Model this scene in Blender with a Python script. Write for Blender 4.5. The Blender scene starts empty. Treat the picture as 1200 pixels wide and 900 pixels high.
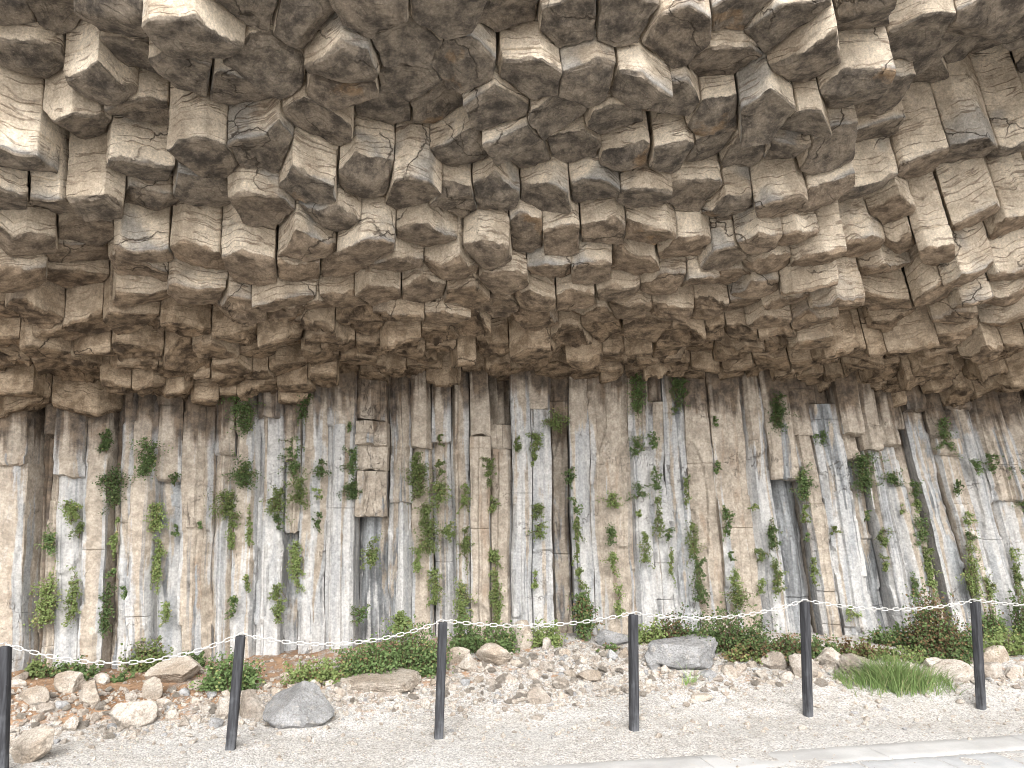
import bpy, math, random
import numpy as np
from mathutils import Vector

random.seed(7)
RNG = np.random.default_rng(11)
scene = bpy.context.scene
COL = scene.collection
R = math.radians

# ------------------------------------------------------------------ camera model
FPX, TILT, CAMH = 873.0, R(10.0), 1.6
FWD = np.array([0, math.cos(TILT), math.sin(TILT)])
UPV = np.array([0, -math.sin(TILT), math.cos(TILT)])
CAM = np.array([0.0, 0.0, CAMH])

def ray(px, py):
    return FWD + np.array([1.0, 0, 0]) * ((px - 600) / FPX) + UPV * ((450 - py) / FPX)

def project(p):
    p = np.asarray(p, float) - CAM
    d = p @ FWD
    d = np.where(np.abs(d) < 1e-6, 1e-6, d)
    return 600 + FPX * p[..., 0] / d, 450 - FPX * (p @ UPV) / d, d

# ------------------------------------------------------------------ value noise
def _hash(ix, iy, iz, seed):
    h = (ix.astype(np.int64) * 374761393 + iy.astype(np.int64) * 668265263 + iz.astype(np.int64) * 2147483647 + seed * 1274126177) & 0xFFFFFFFF
    h = ((h ^ (h >> 13)) * 1274126177) & 0xFFFFFFFF
    h = ((h ^ (h >> 16)) * 2246822519) & 0xFFFFFFFF
    return ((h ^ (h >> 15)) & 0xFFFF) / 65535.0 * 2 - 1

def vnoise(p, seed=0):
    p = np.asarray(p, float)
    i = np.floor(p).astype(np.int64)
    f = p - i
    f = f * f * f * (f * (f * 6 - 15) + 10)
    out = 0
    for dx in (0, 1):
        wx = f[:, 0] if dx else 1 - f[:, 0]
        for dy in (0, 1):
            wy = f[:, 1] if dy else 1 - f[:, 1]
            for dz in (0, 1):
                wz = f[:, 2] if dz else 1 - f[:, 2]
                out = out + wx * wy * wz * _hash(i[:, 0] + dx, i[:, 1] + dy, i[:, 2] + dz, seed)
    return out

def fbm(p, octaves=4, seed=0, gain=0.5):
    p = np.asarray(p, float)
    a, s, t = 1.0, 0, 0
    for k in range(octaves):
        s = s + a * vnoise(p * (2.03 ** k) + 17.3 * k, seed + k)
        t += a
        a *= gain
    return s / t

def smooth(a, b, x):
    t = np.clip((np.asarray(x, float) - a) / (b - a), 0, 1)
    return t * t * (3 - 2 * t)

# ------------------------------------------------------------------ mesh helper
def make_mesh(name, verts, faces, mats, attrs=None, smooth_shade=True, mat_idx=None, sharp=0):
    """faces: list of (n,k) integer arrays."""
    me = bpy.data.meshes.new(name)
    verts = np.asarray(verts, np.float32)
    arrs = [np.asarray(f, np.int32) for f in faces if len(f)]
    tot = np.concatenate([np.full(len(f), f.shape[1], np.int32) for f in arrs])
    loops = np.concatenate([f.ravel() for f in arrs])
    starts = np.concatenate([[0], np.cumsum(tot)[:-1]]).astype(np.int32)
    me.vertices.add(len(verts)); me.vertices.foreach_set('co', verts.ravel())
    me.loops.add(len(loops)); me.loops.foreach_set('vertex_index', loops)
    me.polygons.add(len(tot)); me.polygons.foreach_set('loop_start', starts)
    me.polygons.foreach_set('loop_total', tot)
    me.update(calc_edges=True)
    me.polygons.foreach_set('use_smooth', np.full(len(tot), smooth_shade, bool))
    if mat_idx is not None:
        me.polygons.foreach_set('material_index', np.asarray(mat_idx, np.int32))
    for k, v in (attrs or {}).items():
        v = np.asarray(v, np.float32)
        if v.ndim == 2:
            a = me.attributes.new(k, 'FLOAT_VECTOR', 'POINT'); a.data.foreach_set('vector', v.ravel())
        else:
            a = me.attributes.new(k, 'FLOAT', 'POINT'); a.data.foreach_set('value', v)
    for m in (mats if isinstance(mats, (list, tuple)) else [mats]):
        me.materials.append(m)
    if sharp: me.set_sharp_from_angle(angle=R(sharp))
    me.validate()
    return me

def link(name, me, parent=None, loc=None):
    o = bpy.data.objects.new(name, me)
    COL.objects.link(o)
    if loc is not None: o.location = loc
    if parent is not None: o.parent = parent
    return o

def tag(o, label, cat, group=None, kind='thing'):
    o['label'] = label; o['category'] = cat; o['kind'] = kind
    if group: o['group'] = group
    return o

def structure(o):
    o['kind'] = 'structure'; return o

def centred(verts):
    c = verts.mean(0)
    return verts - c, c

# ------------------------------------------------------------------ node helper
class Nodes:
    def __init__(s, name):
        s.m = bpy.data.materials.new(name); s.m.use_nodes = True
        s.t = s.m.node_tree; s.t.nodes.clear()
        s.out = s.t.nodes.new('ShaderNodeOutputMaterial')
    def new(s, typ, **kw):
        n = s.t.nodes.new(typ)
        for k, v in kw.items(): setattr(n, k, v)
        return n
    def put(s, inp, v):
        if isinstance(v, bpy.types.NodeSocket): s.t.links.new(v, inp)
        else: inp.default_value = v
    def math(s, op, a, b=0.0, c=0.0, clamp=False):
        n = s.new('ShaderNodeMath', operation=op, use_clamp=clamp)
        s.put(n.inputs[0], a); s.put(n.inputs[1], b); s.put(n.inputs[2], c)
        return n.outputs[0]
    def vmath(s, op, a, b=(0, 0, 0)):
        n = s.new('ShaderNodeVectorMath', operation=op)
        s.put(n.inputs[0], a); s.put(n.inputs[1], b)
        return n.outputs[0]
    def mix(s, f, a, b, blend='MIX'):
        n = s.new('ShaderNodeMix', data_type='RGBA', blend_type=blend)
        s.put(n.inputs[0], f)
        s.put(n.inputs[6], a if isinstance(a, bpy.types.NodeSocket) else (*a, 1))
        s.put(n.inputs[7], b if isinstance(b, bpy.types.NodeSocket) else (*b, 1))
        return n.outputs[2]
    def noise(s, vec, scale, detail=5, rough=0.55, dist=0.0, out=0):
        n = s.new('ShaderNodeTexNoise')
        s.put(n.inputs['Vector'], vec); n.inputs['Scale'].default_value = scale
        n.inputs['Detail'].default_value = detail; n.inputs['Roughness'].default_value = rough
        n.inputs['Distortion'].default_value = dist
        return n.outputs[out]
    def voronoi(s, vec, scale, feature='F1', out='Distance'):
        n = s.new('ShaderNodeTexVoronoi', feature=feature)
        s.put(n.inputs['Vector'], vec); n.inputs['Scale'].default_value = scale
        return n.outputs[out]
    def step(s, x, a, b):
        n = s.new('ShaderNodeMapRange', interpolation_type='SMOOTHSTEP')
        s.put(n.inputs[0], x); n.inputs[1].default_value = a; n.inputs[2].default_value = b
        return n.outputs[0]
    def line(s, x, c, w):
        """1 on the level x = c, falling to 0 within w."""
        d = s.math('ABSOLUTE', s.math('SUBTRACT', x, c))
        return s.math('SUBTRACT', 1.0, s.step(d, 0.0, w))
    def attr(s, name, out='Vector'):
        n = s.new('ShaderNodeAttribute', attribute_name=name); return n.outputs[out]
    def sep(s, v):
        n = s.new('ShaderNodeSeparateXYZ'); s.put(n.inputs[0], v); return n.outputs
    def pos(s):
        return s.new('ShaderNodeNewGeometry').outputs['Position']
    def mul(s, v, t):
        return s.vmath('MULTIPLY', v, t)
    def add(s, *xs):
        r = xs[0]
        for x in xs[1:]: r = s.math('ADD', r, x)
        return r
    def scale(s, x, k): return s.math('MULTIPLY', x, k)
    def tint(s, colour, x, lo, hi):
        """multiply colour by a value between lo and hi as x goes 0..1"""
        n = s.new('ShaderNodeMapRange'); s.put(n.inputs[0], x)
        n.inputs[3].default_value = lo; n.inputs[4].default_value = hi
        v = s.new('ShaderNodeCombineXYZ')
        for i in range(3): s.t.links.new(n.outputs[0], v.inputs[i])
        return s.vmath('MULTIPLY', colour, v.outputs[0])
    def finish(s, colour, height=None, dist=0.02, strength=1.0, rough=0.9, spec=0.25, trans=None):
        b = s.new('ShaderNodeBsdfPrincipled')
        s.put(b.inputs['Base Color'], colour if isinstance(colour, bpy.types.NodeSocket) else (*colour, 1))
        s.put(b.inputs['Roughness'], rough)
        b.inputs['Specular IOR Level'].default_value = spec
        if height is not None:
            bn = s.new('ShaderNodeBump'); bn.inputs['Strength'].default_value = strength
            bn.inputs['Distance'].default_value = dist
            s.put(bn.inputs['Height'], height)
            s.t.links.new(bn.outputs[0], b.inputs['Normal'])
        sh = b.outputs[0]
        if trans is not None:
            t = s.new('ShaderNodeBsdfTranslucent'); s.put(t.inputs[0], colour)
            mx = s.new('ShaderNodeMixShader'); mx.inputs[0].default_value = trans
            s.t.links.new(sh, mx.inputs[1]); s.t.links.new(t.outputs[0], mx.inputs[2]); sh = mx.outputs[0]
        s.t.links.new(sh, s.out.inputs[0])
        return s.m

# ------------------------------------------------------------------ the lie of the land
WX = np.array([-9.0, -5.0, -2.5, 0.0, 3.0, 6.0, 10.0])
WY = np.array([5.9, 6.95, 7.55, 8.0, 8.2, 8.3, 8.1])
def wall_y(x): return np.interp(x, WX, WY)

PROF = (  # distance out from the wall -> rise of the overhang's underside, left / centre / right
    (np.array([-1.0, 0, 1.0, 2.1, 3.0, 3.6, 4.2, 5.0]), np.array([-0.1, 0, 0.46, 1.12, 2.05, 2.75, 3.6, 5.6])),
    (np.array([-1.0, 0, 1.0, 2.05, 3.0, 3.9, 4.5, 5.4]), np.array([-0.1, 0, 0.17, 0.42, 1.02, 1.62, 2.25, 4.4])),
    (np.array([-1.0, 0, 1.2, 1.9, 2.35, 2.7, 3.3, 3.6, 4.0, 4.6, 5.4]), np.array([-0.1, 0, 0.22, 0.50, 1.45, 2.2, 2.2, 1.85, 2.05, 2.7, 4.6])),
)
def zwall(x): return np.interp(x, [-8, -5, -3.5, -1.5, 0, 2.5, 4, 6, 9], [2.4, 2.5, 2.64, 2.98, 3.1, 3.1, 3.0, 2.95, 2.9])
def zenv(x, y):
    x = np.asarray(x, float); y = np.asarray(y, float)
    v = wall_y(x) - y
    fl, fc, fr = (np.interp(v, a, b) for a, b in PROF)
    wl = 1 - smooth(-4.2, -1.2, x); wr = smooth(2.0, 3.6, x)
    return zwall(x) + fl * wl + fr * wr + fc * (1 - wl - wr)

Z0 = 4.0
def axis(X, Y):
    """how far a column leans per metre downwards, in x and y"""
    X = np.asarray(X, float)
    ax = 0.03 + 0.17 * smooth(0.8, 4.6, X) + 0.05 * smooth(-1.0, -4.0, X)
    ay = -0.04 - 0.20 * np.exp(-((X - 0.2) / 1.5) ** 2) * smooth(6.4, 5.0, Y) * smooth(6.6, 5.0, Y)
    ay = ay + 0.04 * smooth(2.0, 4.0, X)
    return ax, ay
def ref_to_world(X, Y, h):
    ax, ay = axis(X, Y)
    return np.stack([X + ax * h, Y + ay * h, Z0 - h], -1)
def world_to_ref(p):
    h = Z0 - p[2]; X, Y = p[0], p[1]
    for _ in range(25):
        ax, ay = axis(X, Y)
        X, Y = p[0] - float(ax) * h, p[1] - float(ay) * h
    return X, Y, h

def ground_z(x, y):
    x = np.asarray(x, float); y = np.asarray(y, float)
    v = wall_y(x) - y
    rise = 0.20 + 0.16 * smooth(-4, 0, x) - 0.03 * smooth(2, 5, x)
    g = rise * (1 - smooth(0.1, 1.9, v)) 
    p = np.stack([x.ravel(), y.ravel(), np.zeros(x.size)], -1)
    n = fbm(p * 1.1, 3, 5).reshape(x.shape)
    n2 = fbm(p * 5.0, 3, 9).reshape(x.shape)
    flat = smooth(2.6, 1.2, v)
    return g + n * (0.012 + 0.05 * flat) + n2 * (0.004 + 0.018 * flat)

def hit_ground(px, py):
    d = ray(px, py)
    t = np.arange(2.0, 16, 0.02); P = CAM + d * t[:, None]
    k = np.argmax(P[:, 2] <= 0.62)
    P = P[k:k + 300]
    under = P[:, 2] <= ground_z(P[:, 0], P[:, 1])
    return P[np.argmax(under)] if under.any() else CAM + d * 9
def hit_env(px, py):
    d = ray(px, py)
    t = np.arange(2.0, 12, 0.01)
    P = CAM + d * t[:, None]
    ok = P[:, 2] >= zenv(P[:, 0], P[:, 1])
    hits = np.nonzero(~ok)[0]
    # the ray starts under the rock; find where it enters it
    inside = P[:, 2] > zenv(P[:, 0], P[:, 1])
    k = np.argmax(inside)
    return (P[k] if inside.any() else None), d
# ------------------------------------------------------------------ materials
def mat_basalt():
    g = Nodes('weathered_basalt')
    P = g.pos(); cuv = g.attr('cuv'); mk = g.sep(g.attr('mask')); seed = g.sep(cuv)[2]
    off = g.new('ShaderNodeCombineXYZ'); g.t.links.new(g.scale(seed, 37.0), off.inputs[0]); g.t.links.new(g.scale(seed, 11.0), off.inputs[2])
    Q = g.vmath('ADD', P, off.outputs[0])
    n1 = g.noise(Q, 2.6, 5, 0.6); n2 = g.noise(Q, 8.0, 7, 0.66); n3 = g.noise(Q, 60.0, 5, 0.8); n4 = g.noise(Q, 1.3, 4, 0.55, 0.6)
    # side faces: pale tan with chisel-like striae across the column
    side = g.mix(g.step(n1, 0.36, 0.64), (0.41, 0.342, 0.262), (0.70, 0.61, 0.49))
    side = g.mix(g.scale(g.step(n4, 0.54, 0.66), 0.75), side, (0.255, 0.25, 0.235))
    side = g.mix(g.scale(g.step(n2, 0.60, 0.76), 0.6), side, (0.25, 0.185, 0.125))
    warp = g.noise(Q, 3.0, 3, 0.5)
    cs = g.sep(cuv)
    sv = g.new('ShaderNodeCombineXYZ')
    g.t.links.new(g.math('MULTIPLY', cs[0], 1.6), sv.inputs[0])
    g.t.links.new(g.add(g.math('MULTIPLY', cs[1], 15.0), g.scale(warp, 2.4)), sv.inputs[1])
    g.t.links.new(g.scale(seed, 23.0), sv.inputs[2])
    st = g.noise(sv.outputs[0], 1.0, 2, 0.4)
    stl = g.math('MULTIPLY', g.line(st, 0.5, 0.035), g.step(n2, 0.36, 0.56))
    side = g.mix(g.scale(stl, 0.72), side, (0.16, 0.115, 0.08))
    # long shrinkage cracks
    cr = g.voronoi(g.vmath('ADD', Q, g.mul(g.noise(Q, 4.0, 4, out=1), (0.3, 0.3, 0.3))), 1.0, 'DISTANCE_TO_EDGE')
    crk = g.math('MULTIPLY', g.math('SUBTRACT', 1.0, g.step(cr, 0.0, 0.008)), g.step(n4, 0.48, 0.58))
    # end faces: dark patina
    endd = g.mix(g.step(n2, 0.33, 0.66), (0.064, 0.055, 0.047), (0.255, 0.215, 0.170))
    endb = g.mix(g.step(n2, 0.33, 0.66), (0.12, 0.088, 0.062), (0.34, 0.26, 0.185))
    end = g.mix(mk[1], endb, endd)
    och = g.math('MULTIPLY', g.step(seed, 0.90, 0.92), g.step(n1, 0.55, 0.63))
    end = g.mix(g.scale(och, 0.35), end, (0.34, 0.205, 0.095))
    pal = g.math('MULTIPLY', g.step(n3, 0.56, 0.72), g.step(n1, 0.42, 0.55))
    end = g.mix(g.scale(pal, 0.4), end, (0.38, 0.33, 0.27))
    e = g.step(g.add(mk[0], g.scale(g.math('SUBTRACT', n2, 0.5), 1.1)), 0.40, 0.60)
    col = g.mix(e, side, end)
    # blue-grey bare rock along broken lower rims
    rim = g.math('MULTIPLY', g.line(mk[0], 0.45, 0.30), g.step(n4, 0.50, 0.60))
    col = g.mix(g.scale(rim, 0.55), col, (0.27, 0.275, 0.275))
    # brown rock of the recess above the wall
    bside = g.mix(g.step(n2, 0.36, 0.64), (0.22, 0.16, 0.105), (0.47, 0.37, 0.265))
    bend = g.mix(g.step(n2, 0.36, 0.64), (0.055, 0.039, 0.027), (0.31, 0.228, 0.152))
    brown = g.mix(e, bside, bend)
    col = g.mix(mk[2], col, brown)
    col = g.mix(g.scale(crk, 0.8), col, (0.05, 0.04, 0.03))
    col = g.tint(col, g.step(n3, 0.26, 0.74), 0.68, 1.28)
    col = g.tint(col, g.step(g.noise(Q, 17.0, 6, 0.7), 0.34, 0.64), 0.88, 1.10)
    hgt = g.add(g.scale(n2, 1.0), g.scale(n3, 0.45), g.scale(stl, -0.35), g.scale(crk, -0.9), g.scale(g.noise(Q, 22.0, 4, 0.6), 0.4))
    return g.finish(col, hgt, 0.024, 0.8, 0.93, 0.2)

def mat_wall():
    g = Nodes('streaked_wall_rock')
    P = g.pos(); cuv = g.attr('cuv'); mk = g.sep(g.attr('mask')); ex = g.attr('edge', 'Fac')
    cs = g.sep(cuv); seed = cs[2]
    def vec(a, b):
        c = g.new('ShaderNodeCombineXYZ')
        g.t.links.new(g.scale(cs[0], a), c.inputs[0]); g.t.links.new(g.scale(cs[1], b), c.inputs[1]); g.t.links.new(g.scale(seed, 19.0), c.inputs[2])
        return c.outputs[0]
    s1 = g.noise(vec(10.0, 0.45), 1.0, 5, 0.5, 0.5)
    s2 = g.noise(vec(13.0, 1.3), 1.0, 5, 0.55, 0.5)
    s3 = g.noise(vec(5.0, 0.9), 1.0, 4, 0.6, 0.5)
    n2 = g.noise(P, 8.0, 7, 0.68); n3 = g.noise(P, 42.0, 6, 0.7); n1 = g.noise(P, 1.7, 4, 0.6)
    tan = g.mix(g.step(n2, 0.34, 0.66), (0.31, 0.265, 0.215), (0.47, 0.412, 0.343))
    tan = g.mix(g.scale(g.step(s3, 0.55, 0.72), 0.6), tan, (0.25, 0.165, 0.105))
    tan = g.mix(g.scale(g.step(s2, 0.58, 0.70), 0.4), tan, (0.30, 0.26, 0.22))
    tan = g.mix(g.scale(g.step(s1, 0.40, 0.30), 0.0), tan, (0.5, 0.4, 0.3))
    white = g.mix(g.step(s2, 0.38, 0.62), (0.50, 0.493, 0.482), (0.345, 0.353, 0.36))
    grey = g.mix(g.step(s2, 0.34, 0.66), (0.125, 0.13, 0.135), (0.36, 0.375, 0.385))
    # grey first, white run-off over it
    fg = g.step(g.add(mk[1], g.scale(g.math('SUBTRACT', s3, 0.5), 1.9), g.scale(g.math('SUBTRACT', n2, 0.5), 0.35)), 0.44, 0.60)
    col = g.mix(fg, tan, grey)
    s4 = g.noise(vec(15.0, 0.33), 1.0, 4, 0.55, 0.4)
    fw = g.step(g.add(mk[0], g.scale(g.math('SUBTRACT', s1, 0.5), 2.1), g.scale(ex, 0.26), g.scale(g.math('SUBTRACT', n2, 0.5), 0.4)), 0.48, 0.64)
    col = g.mix(g.scale(fw, 0.92), col, white)
    chf = g.math('MULTIPLY', g.step(s4, 0.57, 0.66), g.step(g.add(mk[0], mk[1]), 0.25, 0.7))
    col = g.mix(g.scale(chf, 0.72), col, g.mix(g.step(n2, 0.35, 0.65), (0.10, 0.105, 0.112), (0.27, 0.28, 0.29)))
    # brown-black seep stains below the ledge; set-back columns darker overall
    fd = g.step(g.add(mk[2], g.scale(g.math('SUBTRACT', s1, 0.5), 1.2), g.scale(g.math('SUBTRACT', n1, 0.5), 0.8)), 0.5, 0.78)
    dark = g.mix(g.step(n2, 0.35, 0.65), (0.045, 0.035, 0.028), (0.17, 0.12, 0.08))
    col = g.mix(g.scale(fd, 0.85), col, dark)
    ck = g.noise(vec(3.0, 5.0), 1.0, 4, 0.55, 0.4)
    ckl = g.math('MULTIPLY', g.line(ck, 0.5, 0.007), g.step(n1, 0.56, 0.62))
    vk = g.noise(vec(4.0, 0.8), 1.0, 4, 0.6, 0.8)
    vkl = g.math('MULTIPLY', g.line(vk, 0.5, 0.006), g.step(n1, 0.54, 0.60))
    col = g.mix(g.scale(g.math('MAXIMUM', ckl, vkl), 0.6), col, (0.09, 0.07, 0.055))
    col = g.tint(col, g.step(n3, 0.28, 0.72), 0.76, 1.20)
    col = g.tint(col, g.step(g.noise(P, 17.0, 6, 0.7), 0.34, 0.64), 0.88, 1.08)
    hgt = g.add(g.scale(n2, 0.8), g.scale(n3, 0.3), g.scale(s2, 0.2), g.scale(ckl, -0.7), g.scale(vkl, -0.6), g.scale(g.noise(P, 20.0, 5, 0.65), 0.5))
    return g.finish(col, hgt, 0.02, 0.85, 0.9, 0.25)

def mat_stone(name, a, b, c=None):
    g = Nodes(name)
    tc = g.new('ShaderNodeTexCoord').outputs['Object']
    oi = g.new('ShaderNodeObjectInfo').outputs['Random']
    rn = g.attr('rnd', 'Fac')
    v = g.new('ShaderNodeCombineXYZ'); g.t.links.new(g.scale(oi, 31.0), v.inputs[0]); g.t.links.new(g.scale(rn, 17.0), v.inputs[1])
    Q = g.vmath('ADD', tc, v.outputs[0])
    n1 = g.noise(Q, 5.0, 5, 0.6); n2 = g.noise(Q, 18.0, 6, 0.65); n3 = g.noise(Q, 70.0, 5, 0.7)
    col = g.mix(g.step(n1, 0.36, 0.62), a, b)
    if c: col = g.mix(g.scale(g.step(n2, 0.54, 0.64), 0.7), col, c)
    col = g.tint(col, g.math('FRACT', g.add(g.scale(oi, 7.0), g.scale(rn, 3.0))), 0.78, 1.18)
    col = g.tint(col, g.step(n3, 0.28, 0.72), 0.70, 1.26)
    cr = g.noise(Q, 9.0, 5, 0.6, 0.6); col = g.mix(g.scale(g.line(cr, 0.5, 0.012), 0.5), col, (0.12, 0.10, 0.08))
    return g.finish(col, g.add(n1, g.scale(n2, 0.8), g.scale(n3, 0.4)), 0.03, 1.0, 0.94, 0.2)

def mat_ground():
    g = Nodes('gravel_ground')
    P = g.pos(); s = g.attr('soil', 'Fac')
    n1 = g.noise(P, 1.3, 5, 0.6); n2 = g.noise(P, 9.0, 6, 0.65); n3 = g.noise(P, 60.0, 5, 0.7)
    vd = g.voronoi(P, 38.0); vc = g.sep(g.voronoi(P, 38.0, out='Color'))[0]
    vd2 = g.voronoi(P, 90.0); vc2 = g.sep(g.voronoi(P, 90.0, out='Color'))[0]
    base = g.mix(g.step(n2, 0.34, 0.64), (0.41, 0.390, 0.362), (0.515, 0.50, 0.48))
    base = g.mix(g.scale(g.step(n1, 0.46, 0.62), 0.55), base, (0.525, 0.52, 0.51))
    peb = g.tint(base, vc2, 0.58, 1.25)
    big = g.math('MULTIPLY', g.step(vc, 0.66, 0.70), g.math('SUBTRACT', 1.0, g.step(vd, 0.25, 0.42)))
    col = g.mix(g.scale(big, 0.65), peb, g.tint(g.mix(vc, (0.30, 0.27, 0.24), (0.66, 0.63, 0.59)), n3, 0.8, 1.2))
    soil = g.mix(g.step(n2, 0.35, 0.65), (0.16, 0.095, 0.055), (0.36, 0.235, 0.15))
    f = g.step(g.add(s, g.scale(g.math('SUBTRACT', n2, 0.5), 1.1), g.scale(g.math('SUBTRACT', n1, 0.5), 0.7)), 0.42, 0.66)
    col = g.mix(f, col, soil)
    col = g.tint(col, n3, 0.76, 1.2)
    hgt = g.add(g.scale(vd2, -0.5), g.scale(g.math('MULTIPLY', big, g.math('SUBTRACT', 0.5, vd)), 1.0), g.scale(n2, 0.7), g.scale(n3, 0.4))
    return g.finish(col, hgt, 0.014, 1.0, 0.95, 0.2)

def mat_concrete(name, a, b):
    g = Nodes(name); P = g.pos()
    n1 = g.noise(P, 2.5, 5, 0.6); n2 = g.noise(P, 14.0, 6, 0.65); n3 = g.noise(P, 90.0, 5, 0.75)
    col = g.mix(g.step(n1, 0.35, 0.65), a, b)
    col = g.mix(g.scale(g.step(n2, 0.55, 0.72), 0.5), col, (0.46, 0.42, 0.37))
    col = g.tint(col, n3, 0.8, 1.16)
    return g.finish(col, g.add(n2, g.scale(n3, 0.5)), 0.006, 0.7, 0.9, 0.3)

def mat_leaf(name, a, b, c=None, trans=0.25):
    g = Nodes(name)
    r = g.attr('rnd', 'Fac')
    oi = g.new('ShaderNodeObjectInfo').outputs['Random']
    col = g.mix(r, a, b)
    if c: col = g.mix(g.step(r, 0.84, 0.9), col, c)
    col = g.tint(col, oi, 0.75, 1.25)
    return g.finish(col, None, rough=0.62, spec=0.25, trans=trans)

def mat_post():
    g = Nodes('black_painted_wood')
    P = g.new('ShaderNodeTexCoord').outputs['Object']
    oi = g.new('ShaderNodeObjectInfo').outputs['Random']
    z = g.sep(P)[2]
    st = g.mul(P, (60.0, 60.0, 5.0))
    n1 = g.noise(st, 1.0, 5, 0.6); n2 = g.noise(P, 30.0, 6, 0.7); n3 = g.noise(P, 7.0, 4, 0.6)
    col = g.mix(g.step(n1, 0.3, 0.7), (0.018, 0.018, 0.021), (0.048, 0.05, 0.056))
    worn = g.step(g.add(g.scale(g.math('SUBTRACT', 0.45, z), 0.8), g.scale(g.math('SUBTRACT', n3, 0.5), 1.2), g.scale(g.math('SUBTRACT', n1, 0.5), 0.5)), 0.1, 0.5)
    col = g.mix(g.scale(worn, 0.7), col, (0.115, 0.12, 0.13))
    col = g.mix(g.step(n2, 0.68, 0.74), col, (0.32, 0.32, 0.32))
    return g.finish(col, g.add(n1, g.scale(n2, 0.6)), 0.004, 0.8, 0.72, 0.3)

def mat_simple(name, a, rough=0.6, metal=0.0, var=0.2):
    g = Nodes(name); P = g.new('ShaderNodeTexCoord').outputs['Object']
    n = g.noise(P, 40.0, 5, 0.6)
    m = g.finish(g.tint(g.mix(0.0, a, a), n, 1 - var, 1 + var), None, rough=rough)
    for nd in m.node_tree.nodes:
        if nd.type == 'BSDF_PRINCIPLED': nd.inputs['Metallic'].default_value = metal
    return m

M_BASALT = mat_basalt(); M_WALL = mat_wall()
M_TAN = mat_stone('tan_boulder_stone', (0.34, 0.285, 0.228), (0.48, 0.43, 0.37), (0.35, 0.30, 0.25))
M_PALE = mat_stone('pale_rubble_stone', (0.33, 0.285, 0.24), (0.50, 0.46, 0.41), (0.30, 0.25, 0.205))
M_GREY = mat_stone('grey_boulder_stone', (0.24, 0.242, 0.245), (0.38, 0.382, 0.385), (0.44, 0.42, 0.39))
M_DUST = mat_stone('dusty_rubble_stone', (0.36, 0.315, 0.265), (0.47, 0.425, 0.37))
M_GROUND = mat_ground()
M_KERB = mat_concrete('pale_concrete', (0.36, 0.358, 0.353), (0.45, 0.45, 0.446))
M_PAVER = mat_concrete('blue_grey_paving', (0.34, 0.35, 0.36), (0.44, 0.45, 0.46))
M_LEAF = mat_leaf('dark_green_leaves', (0.058, 0.098, 0.034), (0.15, 0.215, 0.08), (0.24, 0.25, 0.10))
M_LEAFY = mat_leaf('fresh_green_leaves', (0.115, 0.16, 0.05), (0.235, 0.295, 0.11), (0.32, 0.30, 0.13))
M_LEAFB = mat_leaf('brown_autumn_leaves', (0.14, 0.085, 0.05), (0.24, 0.17, 0.085), (0.12, 0.15, 0.05))
M_GRASS = mat_leaf('green_grass_blades', (0.16, 0.25, 0.08), (0.30, 0.42, 0.16), (0.42, 0.42, 0.22))
M_TWIG = mat_simple('brown_twigs', (0.13, 0.09, 0.06), 0.9)
M_POST = mat_post()
M_CHAIN = mat_simple('white_plastic_chain', (0.47, 0.465, 0.45), 0.5, 0.0, 0.25)
M_STEEL = mat_simple('dull_steel', (0.36, 0.35, 0.34), 0.5, 0.8)
# ------------------------------------------------------------------ the hanging columns
# centre of each column's lower end in the photograph
ENDS = [
 (5,10),(63,12),(142,28),(33,68),(122,103),(168,72),(237,55),(310,78),(293,3),(355,20),(405,78),(90,152),(213,90),(277,107),(22,190),
 (165,135),(163,201),(238,190),(307,180),(378,147),(363,222),(58,242),(120,248),(4,237),(172,235),(242,226),(307,248),(363,292),(388,258),
 (32,290),(92,297),(100,272),(172,300),(230,303),(297,317),(353,320),(398,315),(162,317),(83,327),(15,328),(43,372),(103,383),(230,347),
 (218,388),(287,370),(378,358),(335,405),(378,402),
 (433,12),(477,55),(527,14),(600,12),(667,25),(733,22),(790,45),(543,77),(620,92),(690,100),(745,107),(450,125),(483,97),(513,123),
 (583,130),(655,137),(720,143),(785,127),(405,112),(430,213),(483,228),(543,177),(600,172),(618,181),(670,173),(737,187),(785,187),
 (533,240),(580,230),(640,233),(697,227),(753,232),(812,230),(425,297),(502,277),(578,302),(618,275),(655,283),(647,318),(705,277),
 (760,277),(800,293),(742,312),(693,322),(590,332),(530,318),(465,312),(443,347),(497,343),(547,350),(470,368),(523,375),(628,355),
 (423,380),(405,353),(583,362),(737,368),(785,368),(757,387),(720,345),(781,335),
 (850,72),(877,12),(907,30),(953,75),(1013,18),(1082,47),(1143,25),(990,112),(1027,157),(1077,200),(1130,183),(1187,178),(945,148),
 (893,143),(840,138),(825,173),(880,178),(918,180),(967,180),(1013,223),(1047,247),(857,243),(913,245),(963,235),(1143,258),(1185,265),
 (853,305),(890,288),(930,280),(955,305),(1010,292),(1063,285),(1088,302),(1137,325),(1183,322),(1035,315),(982,360),(1040,356),
 (1097,348),(1140,355),(1170,353),(943,340),(900,313),(857,325),(885,340),(818,332),(873,357),(917,355),(827,365),(1187,378),(1060,375),(1120,370),
]
seed_px = []
seeds = []   # ref X, ref Y, h, traced?, brown 0..1, dark 0..1
def add_seed(p, traced):
    X, Y, h = world_to_ref(p)
    seeds.append([X, Y, h, traced])
for (px, py) in ENDS:
    p, d = hit_env(px, py)
    if p is None: continue
    add_seed(p + d * RNG.uniform(-0.05, 0.06), 1)
    seed_px.append((px, py))
def near(X, Y):
    a = np.array(seeds)
    return np.sqrt(((a[:, :2] - (X, Y)) ** 2).sum(1)).min()
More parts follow.
